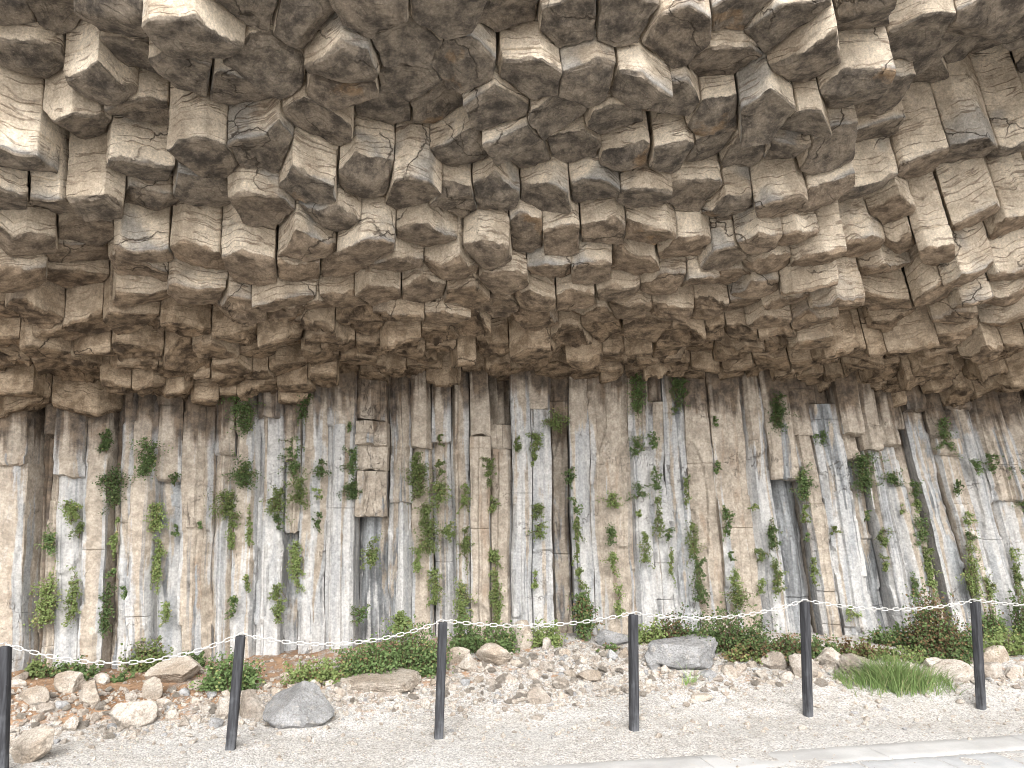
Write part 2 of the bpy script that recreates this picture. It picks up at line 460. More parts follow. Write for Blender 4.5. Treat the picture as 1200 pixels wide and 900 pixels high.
def fill(sp, vmin, vmax, jit, mind):
    y = 2.4
    row = 0
    while y < 8.6:
        x = -7.6 + (row % 2) * sp * 0.5
        while x < 8.2:
            X = x + RNG.uniform(-jit, jit) * sp; Y = y + RNG.uniform(-jit, jit) * sp
            x += sp
            h = 0.0
            for _ in range(12):
                ax, ay = axis(X, Y)
                h = Z0 - float(zenv(X + ax * h, Y + ay * h)); h = max(-2.2, min(h, 2.0))
            wx, wy = X + float(ax) * h, Y + float(ay) * h
            v = float(wall_y(wx)) - wy
            if not (vmin < v < vmax): continue
            if near(X, Y) < mind: continue
            jit_h = RNG.uniform(-0.07, 0.07) * (1 if vmin > 1 else .6)
            if vmin < 1:
                u = RNG.random()
                jit_h += RNG.uniform(.04, .15) if u < .22 else -RNG.uniform(.08, .25) if u > .80 else 0
            seeds.append([X, Y, h + jit_h, 0])
        y += sp * 0.87; row += 1
fill(0.37, 1.7, 5.0, 0.18, 0.30)
fill(0.26, -0.05, 0.95, 0.30, 0.185)
fill(0.31, 0.7, 1.75, 0.30, 0.215)
SE = np.array(seeds)

def voronoi_cell(i, reach):
    c = SE[i, :2]
    poly = [c + reach * np.array([math.cos(t), math.sin(t)]) for t in np.linspace(0, 2 * math.pi, 17)[:-1]]
    d = SE[:, :2] - c
    near_i = np.argsort((d ** 2).sum(1))[1:28]
    for j in near_i:
        n = d[j]; m = c + n / 2
        out = []
        for k in range(len(poly)):
            a, b = poly[k], poly[(k + 1) % len(poly)]
            sa, sb = (a - m) @ n, (b - m) @ n
            if sa <= 0: out.append(a)
            if sa * sb < 0: out.append(a + (b - a) * sa / (sa - sb))
        poly = out
        if len(poly) < 3: return None
    # drop very short edges
    out = []
    for k in range(len(poly)):
        if np.linalg.norm(poly[k] - poly[k - 1]) > 0.045: out.append(poly[k])
    return np.array(out) if len(out) >= 3 else None

# let each traced end slide along its own line of sight until the packing of columns is even
SE0 = SE.copy()
for _ in range(14):
    new = SE.copy()
    for i, (px, py) in enumerate(seed_px):
        poly = voronoi_cell(i, 0.40)
        if poly is None: continue
        nx = np.roll(poly, -1, 0); cr = poly[:, 0] * nx[:, 1] - nx[:, 0] * poly[:, 1]; A = cr.sum() / 2
        if abs(A) < 1e-5: continue
        cy = ((poly[:, 1] + nx[:, 1]) * cr).sum() / (6 * A)
        d = ray(px, py); p = ref_to_world(*SE[i, :3]); p0 = ref_to_world(*SE0[i, :3])
        t = (p - CAM) @ d / (d @ d) + np.clip(0.6 * (cy - SE[i, 1]), -.05, .05) / d[1]
        t0 = (p0 - CAM) @ d / (d @ d); t = np.clip(t, t0 - .22, t0 + .22)
        new[i, :3] = world_to_ref(CAM + d * t)
    SE = new

def inset(poly, d):
    n = len(poly); out = []
    for k in range(n):
        a, b, c = poly[k - 1], poly[k], poly[(k + 1) % n]
        e1 = (b - a) / np.linalg.norm(b - a); e2 = (c - b) / np.linalg.norm(c - b)
        n1 = np.array([-e1[1], e1[0]]); n2 = np.array([-e2[1], e2[0]])
        den = 1 + n1 @ n2
        out.append(b + (n1 + n2) * d / max(den, 0.35))
    return np.array(out)

def outline(poly, step, rad):
    """resample with small rounded corners; returns points, arclength and 'is near a corner'"""
    n = len(poly); pts = []; cor = []
    for k in range(n):
        a, b, c = poly[k - 1], poly[k], poly[(k + 1) % n]
        la, lc = np.linalg.norm(a - b), np.linalg.norm(c - b)
        r = min(rad, 0.3 * la, 0.3 * lc)
        p0 = b + (a - b) / la * r; p2 = b + (c - b) / lc * r
        for t in (0, .5, 1):
            pts.append((1 - t) ** 2 * p0 + 2 * t * (1 - t) * b + t * t * p2); cor.append(1.0)
        r2 = min(rad, 0.3 * lc, 0.3 * np.linalg.norm(poly[(k + 2) % n] - c))
        q = c + (b - c) / lc * r2
        L = np.linalg.norm(q - p2); m = max(1, int(L / step))
        for t in range(1, m):
            pts.append(p2 + (q - p2) * t / m); cor.append(0.0)
    pts = np.array(pts)
    arc = np.concatenate([[0], np.cumsum(np.linalg.norm(np.diff(pts, axis=0), axis=1))])
    return pts, arc, np.array(cor)

def build_column(i, stub):
    X, Y, h, traced = SE[i]
    poly = voronoi_cell(i, 0.36)
    if poly is None: return None
    w = ref_to_world(X, Y, h)
    px, py, dep = project(w)
    fine = 0.019 if not stub else 0.017
    poly = inset(poly, 0.003 + 0.004 * RNG.random() if not stub else 0.004)
    pts, arc, cor = outline(poly, fine, 0.005 + 0.008 * RNG.random() if not stub else .004)
    M = len(pts); c = pts.mean(0)
    rel = pts - c
    # lower end: a tilted face, often broken along a second plane
    tl = RNG.normal(0, 0.13 if not stub else 0.14, 2)
    axx, ayy = axis(X, Y); tl = tl - np.array([float(axx), float(ayy)]) / (1 + float(axx) ** 2 + float(ayy) ** 2)   # square to the axis
    br_a = RNG.uniform(0, 2 * math.pi); br_n = np.array([math.cos(br_a), math.sin(br_a)])
    br_on = RNG.random() < (0.55 if not stub else 0.45); br_s = RNG.uniform(0.35, 1.0); br_d = RNG.uniform(0.02, 0.10)
    dome = RNG.uniform(-0.35, 0.5) * (0.09 if not stub else .03)
    R0 = np.linalg.norm(rel, axis=1).mean()
    sd = RNG.random()
    planes = []; flaky = RNG.random() < .65
    for _ in range(1):
        pa_ = RNG.uniform(0, 2 * math.pi)
        planes.append((np.array([math.cos(pa_), math.sin(pa_)]), RNG.uniform(.1, .5), RNG.uniform(-.02, .10)))
    def cap_h(q):
        z = q @ tl
        if stub:
            for pn, ps, pd in planes: z = np.minimum(z, .03 - ps * (q @ pn - pd))
        r2 = (q ** 2).sum(-1) / R0 ** 2
        z = z + dome * (1 - np.clip(r2, 0, 1.2))
        if br_on: z = np.minimum(z, br_d - br_s * (q @ br_n - 0.05))
        p3 = np.concatenate([q * 5.0, np.full((len(q), 1), sd * 50)], 1)
        z = z + (0.026 if not stub else .012) * fbm(p3, 3, 3) + (0.012 if not stub else .006) * fbm(p3 * 4, 2, 8)
        if stub and flaky:      # flaky ledges
            n = vnoise(p3 * 0.8, 21) * 2.6 + q @ tl * 9 + fbm(p3 * 2, 2, 23) * .8
            z = z + 0.030 * (np.floor(n) + smooth(.86, 1.0, n - np.floor(n)))
        return np.minimum(z, .075 + .02 * np.tanh((z - .075) * 8))
    L = 1.75 if not stub else 0.6
    if stub:
        ss = np.concatenate([[0.0, 0.008, 0.025], np.linspace(0.055, L, 16)])
    else:
        ss = np.concatenate([[0.0, 0.006, 0.018], np.arange(0.04, 0.62, 0.028), np.arange(0.64, L, 0.06)])
    # open cross joints (narrow grooves right round the column)
    joints = []
    if not stub and RNG.random() < 0.55: joints.append(RNG.uniform(0.06, 0.34))
    if not stub and RNG.random() < 0.3: joints.append(RNG.uniform(0.35, 0.8))
    for jz in joints: ss = np.concatenate([ss, [jz - 0.009, jz - 0.003, jz + 0.003, jz + 0.009]])
    ss = np.unique(np.round(ss, 4))
    rings = []; marks = []; cuvs = []
    he = h + cap_h(rel)
    # chipped rim: how much of the edge is knocked off
    chip = np.clip(fbm(np.concatenate([pts * 9, np.full((M, 1), sd * 9)], 1), 2, 4) + 0.15, 0, 1) * 0.045
    wob = fbm(np.concatenate([pts * 3, np.full((M, 1), sd * 31)], 1), 2, 6) * 0.03
    outdir = rel / np.linalg.norm(rel, axis=1)[:, None]
    for s in ss:
        ins = (0.006 + chip * 0.5) * math.exp(-s / 0.010) + chip * 0.35 * math.exp(-s / 0.04)
        for jz in joints:
            ins = ins + 0.013 * np.exp(-((s - jz) / 0.004) ** 2)
        sz = s + (wob * min(1, s / 0.05))
        p3 = np.stack([pts[:, 0] * 4, pts[:, 1] * 4, np.full(M, s * 4 + sd * 77)], 1)
        rough = fbm(p3, 3, 2) * 0.009
        rib = vnoise(np.stack([arc * 2.0, (s + wob) * 17.0, np.full(M, sd * 99)], 1), 5) * 0.0035
        q = pts + outdir * (rough + rib - ins)[:, None]
        # successive drums of the column sit slightly off one another
        for jz in joints:
            if s < jz: q = q + np.array([math.sin(sd * 40 + jz * 9), math.cos(sd * 70 + jz * 5)]) * 0.008
        rings.append(ref_to_world(q[:, 0], q[:, 1], he - sz))
        marks.append(np.clip(0.62 * np.exp(-s / 0.022) + 0.30 * np.exp(-s / 0.12), 0, 1) * np.ones(M))
        cuvs.append(np.stack([arc, np.full(M, s) + wob, np.full(M, sd)], 1))
    side = np.array(rings)
    caps = []; fr = [0.93, 0.8, 0.66, 0.5, 0.34, 0.17] if not stub else list(np.linspace(.96, .06, 17))
    for f in fr:
        q = c + rel * f * (1 - 0.012 / R0)
        z = h + cap_h(q - c)
        caps.append(ref_to_world(q[:, 0], q[:, 1], z))
        marks.append(np.ones(M)); cuvs.append(np.stack([arc * f, np.full(M, -(1 - f) * R0), np.full(M, sd)], 1))
    ctr = ref_to_world(c[0], c[1], h + cap_h(np.zeros((1, 2)))[0])[None]
    verts = np.concatenate([side.reshape(-1, 3), np.array(caps).reshape(-1, 3), ctr])
    e = np.concatenate([np.concatenate(marks), [1.0]])
    cuv = np.concatenate([np.concatenate(cuvs), [[0, -R0, sd]]])
    K = len(ss); j = np.arange(M); j1 = (j + 1) % M
    faces = []
    for k in range(K - 1):
        a = k * M
        faces.append(np.stack([a + j, a + M + j, a + M + j1, a + j1], 1))
    seq = [0] + [K + k for k in range(len(fr))]
    for a, b in zip(seq[:-1], seq[1:]):
        faces.append(np.stack([a * M + j, a * M + j1, b * M + j1, b * M + j], 1))
    cv = len(verts) - 1; b = seq[-1] * M
    tris = np.stack([b + j, b + j1, np.full(M, cv)], 1)
    # how dark the end face is, darkest in the upper rows; how brown the stone
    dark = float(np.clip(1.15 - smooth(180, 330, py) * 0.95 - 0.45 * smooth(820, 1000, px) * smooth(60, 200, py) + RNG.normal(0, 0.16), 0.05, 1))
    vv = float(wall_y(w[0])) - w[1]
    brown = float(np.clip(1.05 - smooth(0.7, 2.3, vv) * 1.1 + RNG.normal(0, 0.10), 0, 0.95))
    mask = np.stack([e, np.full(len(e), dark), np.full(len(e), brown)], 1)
    return dict(v=verts, q=np.concatenate(faces), t=tris, cuv=cuv, mask=mask, px=px, py=py, w=w, dark=dark, R0=R0, tl=tl, joints=joints, stub=stub, brown=brown)

hang = []          # (object, info) to be labelled once everything stands
outside = []       # rock beyond the frame: goes into the cliff itself
for i in range(len(SE)):
    vv = float(wall_y(ref_to_world(*SE[i, :3])[0])) - ref_to_world(*SE[i, :3])[1]
    d = build_column(i, vv < 1.6)
    if d is None: continue
    if not (-45 < d['px'] < 1245 and -60 < d['py']):
        outside.append(d); continue
    v, c = centred(d['v'])
    name = 'broken_column' if d['stub'] else 'basalt_column'
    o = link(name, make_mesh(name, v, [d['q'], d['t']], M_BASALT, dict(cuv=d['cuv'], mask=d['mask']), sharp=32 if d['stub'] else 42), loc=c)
    del d['v'], d['q'], d['t'], d['cuv'], d['mask']
    hang.append((o, d))

def grid_sheet(P):
    n, m = P.shape[:2]
    a = (np.arange(n - 1)[:, None] * m + np.arange(m - 1)[None, :]).ravel()
    return P.reshape(-1, 3), np.stack([a, a + 1, a + m + 1, a + m], 1)

# the solid cliff the columns belong to: roof, back wall and the high face above the overhang
xs = np.linspace(-16, 16, 130)
prof = []
for x in xs:
    yw = float(wall_y(x))
    ys = np.concatenate([[yw + 0.5], np.linspace(yw + 0.45, yw - 4.9, 46)])
    z = zenv(np.full(len(ys), x), ys) + 0.55 + 0.6 * smooth(0.8, 1.8, yw - ys)
    z[0] = -0.6
    top = [(x, ys[-1] - 0.15 * k + 0.25 * math.sin(k * 1.3 + x), z[-1] + 0.7 * k) for k in range(1, 14)]
    prof.append([(x, a, b) for a, b in zip(ys, z)] + top)
P = np.array(prof)
nz = fbm(P.reshape(-1, 3) * np.array([1.6, 1.6, 0.5]), 4, 30).reshape(P.shape[:2])
P[:, 2:, 2] += np.abs(nz[:, 2:]) * 0.15
P[:, 2:, 1] -= nz[:, 2:] * 0.25 * smooth(-1, 6, P[:, 2:, 2] - 4)
V, F = grid_sheet(P)
n = len(V)
cl_v = [V]; cl_q = [F]; cl_t = []; cl_cuv = [np.stack([V[:, 0], V[:, 2], np.full(n, 0.3)], 1)]; cl_m = [np.tile([0.2, 0.6, 0.15], (n, 1))]
for d in outside:
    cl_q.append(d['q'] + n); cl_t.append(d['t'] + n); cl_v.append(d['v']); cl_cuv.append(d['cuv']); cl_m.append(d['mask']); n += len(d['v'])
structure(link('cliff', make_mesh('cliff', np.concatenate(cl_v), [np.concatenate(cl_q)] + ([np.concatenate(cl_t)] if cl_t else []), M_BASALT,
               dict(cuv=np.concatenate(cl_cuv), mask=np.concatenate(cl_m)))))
del outside
print('columns', sum(not d['stub'] for o, d in hang), 'stubs', sum(d['stub'] for o, d in hang), 'outside quads', n)
# ------------------------------------------------------------------ the ground
def ground_sheet():
    xs = np.concatenate([[-900, -300, -100, -40, -20, -12, -9], np.arange(-7.5, 7.51, 0.04), [9, 12, 20, 40, 100, 300, 900]])
    ys = np.concatenate([[-900, -300, -100, -40, -15, -6, -2, 0, 1.5, 2.6, 3.2], np.arange(3.6, 9.0, 0.04), [9.4, 12, 900]])
    Xg, Yg = np.meshgrid(xs, ys, indexing='ij')
    Zg = ground_z(Xg, np.clip(Yg, -900, 9))
    far = smooth(7, 12, np.abs(Xg)) + smooth(2.5, -2, Yg)
    Zg = np.where(far > 0, Zg * np.clip(1 - far, 0, 1), Zg)
    P = np.stack([Xg, Yg, Zg], -1)
    v = wall_y(Xg) - Yg
    soil = smooth(2.2, 0.8, v) * (0.42 + 0.28 * smooth(1.0, -3.5, Xg)) * 1.0
    V, F = grid_sheet(P)
    return V, F[:, ::-1], soil.ravel()
V, F, soil = ground_sheet()
structure(link('ground', make_mesh('ground', V, [F], M_GROUND, dict(soil=soil))))
# ------------------------------------------------------------------ the standing columns of the wall
# left and right edge in the photograph at mid height, set forward (+) or back (-) in metres, white, grey, dark tone, breaks
# a break (z, step, change): above z the column stands `step` further forward; the colour of the lower piece may differ
WALL = [
 (-60,-28,.05,.25,.1,.2,[]),(-28,4,-.20,.0,.2,.6,[]),(4,38,.16,.16,.16,.10,[(2.05,.03)]),(38,52,-.16,.0,.0,.75,[]),(52,66,-.04,.05,.05,.45,[(2.35,.08)]),
 (66,100,-.05,.62,.15,.05,[(1.95,.16)]),(100,126,.03,.06,.0,.05,[]),(126,139,-.16,.05,.45,.5,[]),(139,157,.0,.50,.35,.05,[]),(157,183,.12,.30,.0,.05,[]),
 (183,213,-.08,.35,.35,.1,[(1.93,.13)]),(213,247,.05,.16,.10,.12,[]),(247,274,.0,.30,.18,.25,[(2.2,.05)]),(274,301,.06,.40,.05,.02,[]),(301,331,.02,.58,.25,.0,[]),
 (331,352,-.12,.35,.5,.05,[(1.42,.16)]),(352,383,.06,.45,.18,.0,[]),(383,417,.04,.52,.08,.0,[(2.5,.05)]),(417,454,-.20,.10,.62,.25,[(1.58,.28),(2.05,-.03)]),
 (454,482,.0,.34,.42,.05,[(1.72,.05)]),(482,507,-.06,.10,.05,.1,[(2.28,.16)]),(507,530,-.08,.48,.2,.05,[(2.35,.10)]),(530,552,.0,.36,.12,.05,[]),
 (552,575,.10,.02,.0,.05,[]),(575,600,.04,.10,.0,.06,[]),(600,623,.08,.60,.2,.0,[]),(623,648,.0,.52,.42,.0,[]),(648,671,-.26,.0,.25,.55,[(2.62,.2)]),
 (671,695,.03,.52,.32,.0,[]),(695,742,.10,.16,.05,.03,[]),(742,765,.05,.66,.1,.0,[]),(765,786,.0,.52,.3,.0,[]),(786,812,-.02,.55,.5,.0,[]),
 (812,842,.06,.06,.0,.06,[]),(842,882,.08,.08,.0,.08,[]),(882,912,.03,.52,.2,.0,[]),(912,946,-.18,.14,.72,.25,[(1.98,.22)]),(946,968,.0,.14,.05,.35,[(2.45,.06)]),
 (968,1001,.07,.42,.52,.0,[]),(1001,1025,-.08,.25,.5,.1,[(2.2,.18)]),(1025,1049,.04,.50,.12,.0,[(2.3,.12),(2.55,.04)]),(1049,1070,.05,.40,.12,.05,[(2.35,.12)]),
 (1070,1092,-.10,.05,.15,.5,[(2.55,.12)]),(1092,1119,.03,.45,.45,.08,[]),(1119,1146,.06,.14,.0,.06,[]),(1146,1173,.03,.48,.3,.02,[]),(1173,1206,-.02,.30,.3,.3,[(1.75,.08)]),
 (1206,1236,.08,.3,.2,.1,[]),(1236,1262,.0,.4,.2,.1,[]),
]
ZMID = 1.46
_r = random.Random(3)
q_ = -60
while q_ > -420:
    n_ = q_ - _r.uniform(24, 38); WALL.insert(0, (n_, q_, _r.uniform(-.1, .1), _r.uniform(.05, .5), _r.uniform(.05, .35), _r.uniform(0, .3), [])); q_ = n_
q_ = 1262
while q_ < 1560:
    n_ = q_ + _r.uniform(24, 38); WALL.append((q_, n_, _r.uniform(-.1, .1), _r.uniform(.05, .5), _r.uniform(.05, .35), _r.uniform(0, .3), [])); q_ = n_
_r = None
def wall_lean(x): return np.interp(x, [-6, -4.5, -2, 0, 1.5, 2.6, 3.6, 5, 6.5], [.10, .075, .03, .012, .025, .06, .105, .16, .18])
def wall_x(px):
    d = ray(px, 602)
    lo, hi = 2.0, 14.0
    for _ in range(50):
        m = (lo + hi) / 2
        if (CAM + d * m)[1] < wall_y((CAM + d * m)[0]): lo = m
        else: hi = m
    return (CAM + d * lo)[0]

def wall_piece(xa, xb, z0, z1, fwd, sd, rs, jag0, jag1, w, gcol, dk, top):
    """one standing piece of a column between heights z0 and z1"""
    wd = xb - xa
    g = 0.003 * rs.random() - .001
    t1, t2 = rs.uniform(.14, .42), rs.uniform(.58, .88)
    b1, b2 = rs.choice([.008, .016, .03, .05, .10], 2)
    e1, e2 = rs.uniform(-.02, .02), rs.uniform(-.02, .02)
    kind = rs.random()
    if kind < .4:      # one broad face, a narrow return
        t1, t2 = rs.uniform(.04, .12), rs.uniform(.62, .9)
        b1 = min(b1, .03)
        if rs.random() < .5: t1, t2, b1, b2 = 1 - t2, 1 - t1, b2, b1
    elif kind < .65:   # a ridge
        t1 = rs.uniform(.35, .6); t2 = t1 + rs.uniform(.05, .12); e1 = e2 = .02
    ribs = []
    for t in np.sort(rs.uniform(.12, .9, rs.integers(0, 4))):      # narrow steps running down the face
        if not ribs or t - ribs[-1][0] > .12: ribs.append((t, rs.choice([-1, 1]) * rs.uniform(.008, .03)))
    base = np.array([(xa + g, -.5), (xa + g, -b1), (xa + wd * t1, e1), (xa + wd * t2, e2), (xb - g, -b2), (xb - g, -.5)])
    pts = []; edg = []; rad = 0.022
    for k in range(len(base) - 1):
        a, b = base[k], base[k + 1]
        L = np.linalg.norm(b - a); m = max(2, int(L / (0.016 if 0 < k < 4 else 0.05)))
        for t in range(m):
            pts.append(a + (b - a) * t / m)
    pts.append(base[-1]); pts = np.array(pts)
    # round the corners by local averaging along the outline
    for _ in range(0):
        q = pts.copy(); q[1:-1] = pts[1:-1] * .5 + (pts[:-2] + pts[2:]) * .25; pts = q
    for t, dd in ribs:
        pts[:, 1] += dd * (pts[:, 0] > xa + wd * t) * (pts[:, 1] > -.2)
    M = len(pts)
    arc = np.concatenate([[0], np.cumsum(np.linalg.norm(np.diff(pts, axis=0), axis=1))])
    cx = (xa + xb) / 2
    edge = smooth(.5, .95, np.abs(pts[:, 0] - cx) / (wd / 2)) * smooth(-.3, -.05, pts[:, 1])
    zs = np.arange(z0, z1 + 0.013, 0.026); zs[-1] = z1
    joints = rs.uniform(z0 + .1, z1 - .1, rs.poisson(max(0, z1 - z0) * .4)) if z1 - z0 > .5 else []
    for q in joints: zs = np.concatenate([zs, q + np.array([-.008, -.004, 0, .004, .008])])
    zs = np.unique(zs); zs = zs[np.concatenate([[True], np.diff(zs) > .0025])]
    K = len(zs)
    A, Z = np.meshgrid(pts[:, 0], zs); D = np.tile(pts[:, 1], (K, 1))
    jb = fbm(np.stack([pts[:, 0] * 9, np.full(M, sd * 50), pts[:, 1] * 5], 1), 3, 3)
    Z = Z + (jb * jag0)[None, :] * np.exp(-(zs - z0) / .10)[:, None] + (jb[::-1] * jag1)[None, :] * np.exp(-(z1 - zs) / .10)[:, None]
    p = np.stack([A.ravel() * 1.0, Z.ravel(), np.full(A.size, sd * 77)], 1)
    wav = fbm(p * np.array([3, .8, 1]), 3, 41) * .03
    flute = fbm(p * np.array([15, .6, 1]), 3, 45) * .008 + fbm(p * np.array([36, 5, 1]), 2, 47) * .004
    lump = fbm(p * np.array([7, 4.5, 1]), 3, 49) * .014
    front = smooth(-.4, -.12, D.ravel())
    D = D.ravel() + (wav + flute + lump) * front
    # a slab now and then has flaked off: shallow step with a sharp edge
    Zl = Z.ravel() + (A.ravel() - cx) * rs.uniform(-.3, .3) + np.tile(jb, K) * .03
    for q in joints:
        D = D - .013 * np.exp(-((Z.ravel() - q) / .005) ** 2) * front + rs.uniform(-.018, .018) * smooth(q - .004, q + .004, Z.ravel()) * front
    # chipped arrises
    ch = fbm(p * np.array([5, 2.6, 1]), 3, 71)
    D = D - .035 * smooth(.20, .235, ch) * np.tile(edge, K) * front
    fl = vnoise(p * np.array([2.6, 1.1, 1]), 55); D = D - .028 * smooth(.22, .245, fl) * front
    side = fbm(p * np.array([2, 2.2, 1]), 3, 61) * .014 + vnoise(p * np.array([.3, .9, 1]), 63) * .014
    A = A.ravel() + side * smooth(-.02, -.1, D)
    Zr = Z.ravel()
    rnd = np.exp(-(Zr - z0) / .012) * .02 * (jag0 > 0) 
    D = D - rnd
    yw = wall_y(np.clip(A, xa, xb))
    # direction of the wall here
    out = D + fwd
    p0 = np.stack([A, Zr, np.zeros(len(A))], 1)          # the whole wall wavers together
    A = A + fbm(p0 * np.array([1.3, .9, 1]), 3, 201) * .022 + fbm(p0 * np.array([4, 2.6, 1]), 2, 205) * .010
    out = out + fbm(p0 * np.array([.9, .7, 1]), 3, 211) * .05
    X = A + wall_lean((xa + xb) / 2) * (ZMID - Zr)
    Y = yw - out
    V = np.stack([X, Y, Zr], 1)
    j = np.arange(M - 1); faces = []
    for k in range(K - 1):
        a = k * M
        faces.append(np.stack([a + j, a + j + 1, a + M + j + 1, a + M + j], 1))
    caps = []
    for ring, flip in ((0, False), (K - 1, True)):
        c = V[ring * M:(ring + 1) * M].mean(0)
        caps.append((ring * M, c, flip))
    vs = [V]; tris = []; nv = len(V)
    for off, c, flip in caps:
        vs.append(c[None]); a = off + j; b = off + j + 1
        last = np.array([[off + M - 1, off, nv]])
        t = np.concatenate([np.stack([b, a, np.full(len(j), nv)], 1), last[:, [1, 0, 2]]])
        tris.append(t[:, ::-1] if flip else t); nv += 1
    V = np.concatenate(vs)
    cuv = np.stack([np.tile(arc, K) , Zr, np.full(len(Zr), sd)], 1)
    cuv = np.concatenate([cuv, cuv[[0, -1]]])
    zt = zwall(cx)
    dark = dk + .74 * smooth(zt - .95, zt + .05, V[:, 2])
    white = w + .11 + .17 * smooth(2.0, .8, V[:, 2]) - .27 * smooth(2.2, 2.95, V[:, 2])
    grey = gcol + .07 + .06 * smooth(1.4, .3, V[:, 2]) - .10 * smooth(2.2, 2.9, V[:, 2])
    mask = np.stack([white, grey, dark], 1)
    eg = np.concatenate([np.tile(edge, K), [0, 0]])
    return V, np.concatenate(faces), np.concatenate(tris), cuv, mask, eg

standing = []
beyond = []
WCOLS = []
for i, (pa, pb, fwd, w, gc, dk, brk) in enumerate(WALL):
    rs = np.random.default_rng(100 + i)
    xa, xb = wall_x(pa), wall_x(pb)
    cx = (xa + xb) / 2; fwd = fwd * (.8 if fwd > 0 else .9)
    zt = float(zenv(cx, wall_y(cx) - .05)) + .22
    cuts = [-.15] + [b[0] for b in brk] + [zt]
    if not any(b[0] > 2.2 for b in brk) and rs.random() < .58:       # the heads of the columns are broken
        brk = brk + [(rs.uniform(2.25, 2.85) - .25 * (cx < -2), rs.choice([-.07, -.04, .05, .08, .11]))]
        if brk[-1][0] < zt - .25 and rs.random() < .45: brk = brk + [(brk[-1][0] + rs.uniform(.14, .3), rs.choice([-.08, -.05, .06]))]
        brk = [b for b in brk if b[0] < zt - .1]
    cuts = [-.15] + [b[0] for b in brk] + [zt]
    f = fwd; parts = []
    for k in range(len(cuts) - 1):
        if k: f = f + brk[k - 1][1]
        upper = k > 0
        gap = .006 if upper else 0; fu = .38 if upper and max(b[1] for b in brk[:k]) > .1 else .8
        parts.append(wall_piece(xa, xb, cuts[k] + gap, cuts[k + 1] - (0 if k == len(cuts) - 2 else -.03 if brk[k][1] > 0 else .0), f, rs.random(), rs,
                     .05 if upper else 0, 0, w if not upper else w * fu, gc if not upper else gc * fu, dk if not upper else dk * .35 + .05, k == len(cuts) - 2))
    n = 0; VV = []; QQ = []; TT = []; CC = []; MM = []; EE = []
    for V, Q, T, C_, M_, E_ in parts:
        VV.append(V); QQ.append(Q + n); TT.append(T + n); CC.append(C_); MM.append(M_); EE.append(E_); n += len(V)
    if pb < -20 or pa > 1210:
        beyond.append((np.concatenate(VV), np.concatenate(QQ), np.concatenate(TT), np.concatenate(CC), np.concatenate(MM), np.concatenate(EE))); continue
    V, c = centred(np.concatenate(VV))
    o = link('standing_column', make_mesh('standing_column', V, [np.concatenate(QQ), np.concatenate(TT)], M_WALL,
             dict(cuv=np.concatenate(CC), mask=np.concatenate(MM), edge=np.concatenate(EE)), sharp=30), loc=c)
    WCOLS.append((pa, pb, xa, xb, fwd))
    standing.append((o, dict(w=w, g=gc, d=dk, brk=brk, pa=pa, pb=pb, fwd=fwd)))

# the wall goes on past both edges of the view: part of the setting
n = 0; off_q = []; off_t = []
for b in beyond: off_q.append(b[1] + n); off_t.append(b[2] + n); n += len(b[0])
cat_ = lambda k: np.concatenate([b[k] for b in beyond])
structure(link('rock_wall', make_mesh('rock_wall', cat_(0), [np.concatenate(off_q), np.concatenate(off_t)], M_WALL, dict(cuv=cat_(3), mask=cat_(4), edge=cat_(5)), sharp=30)))
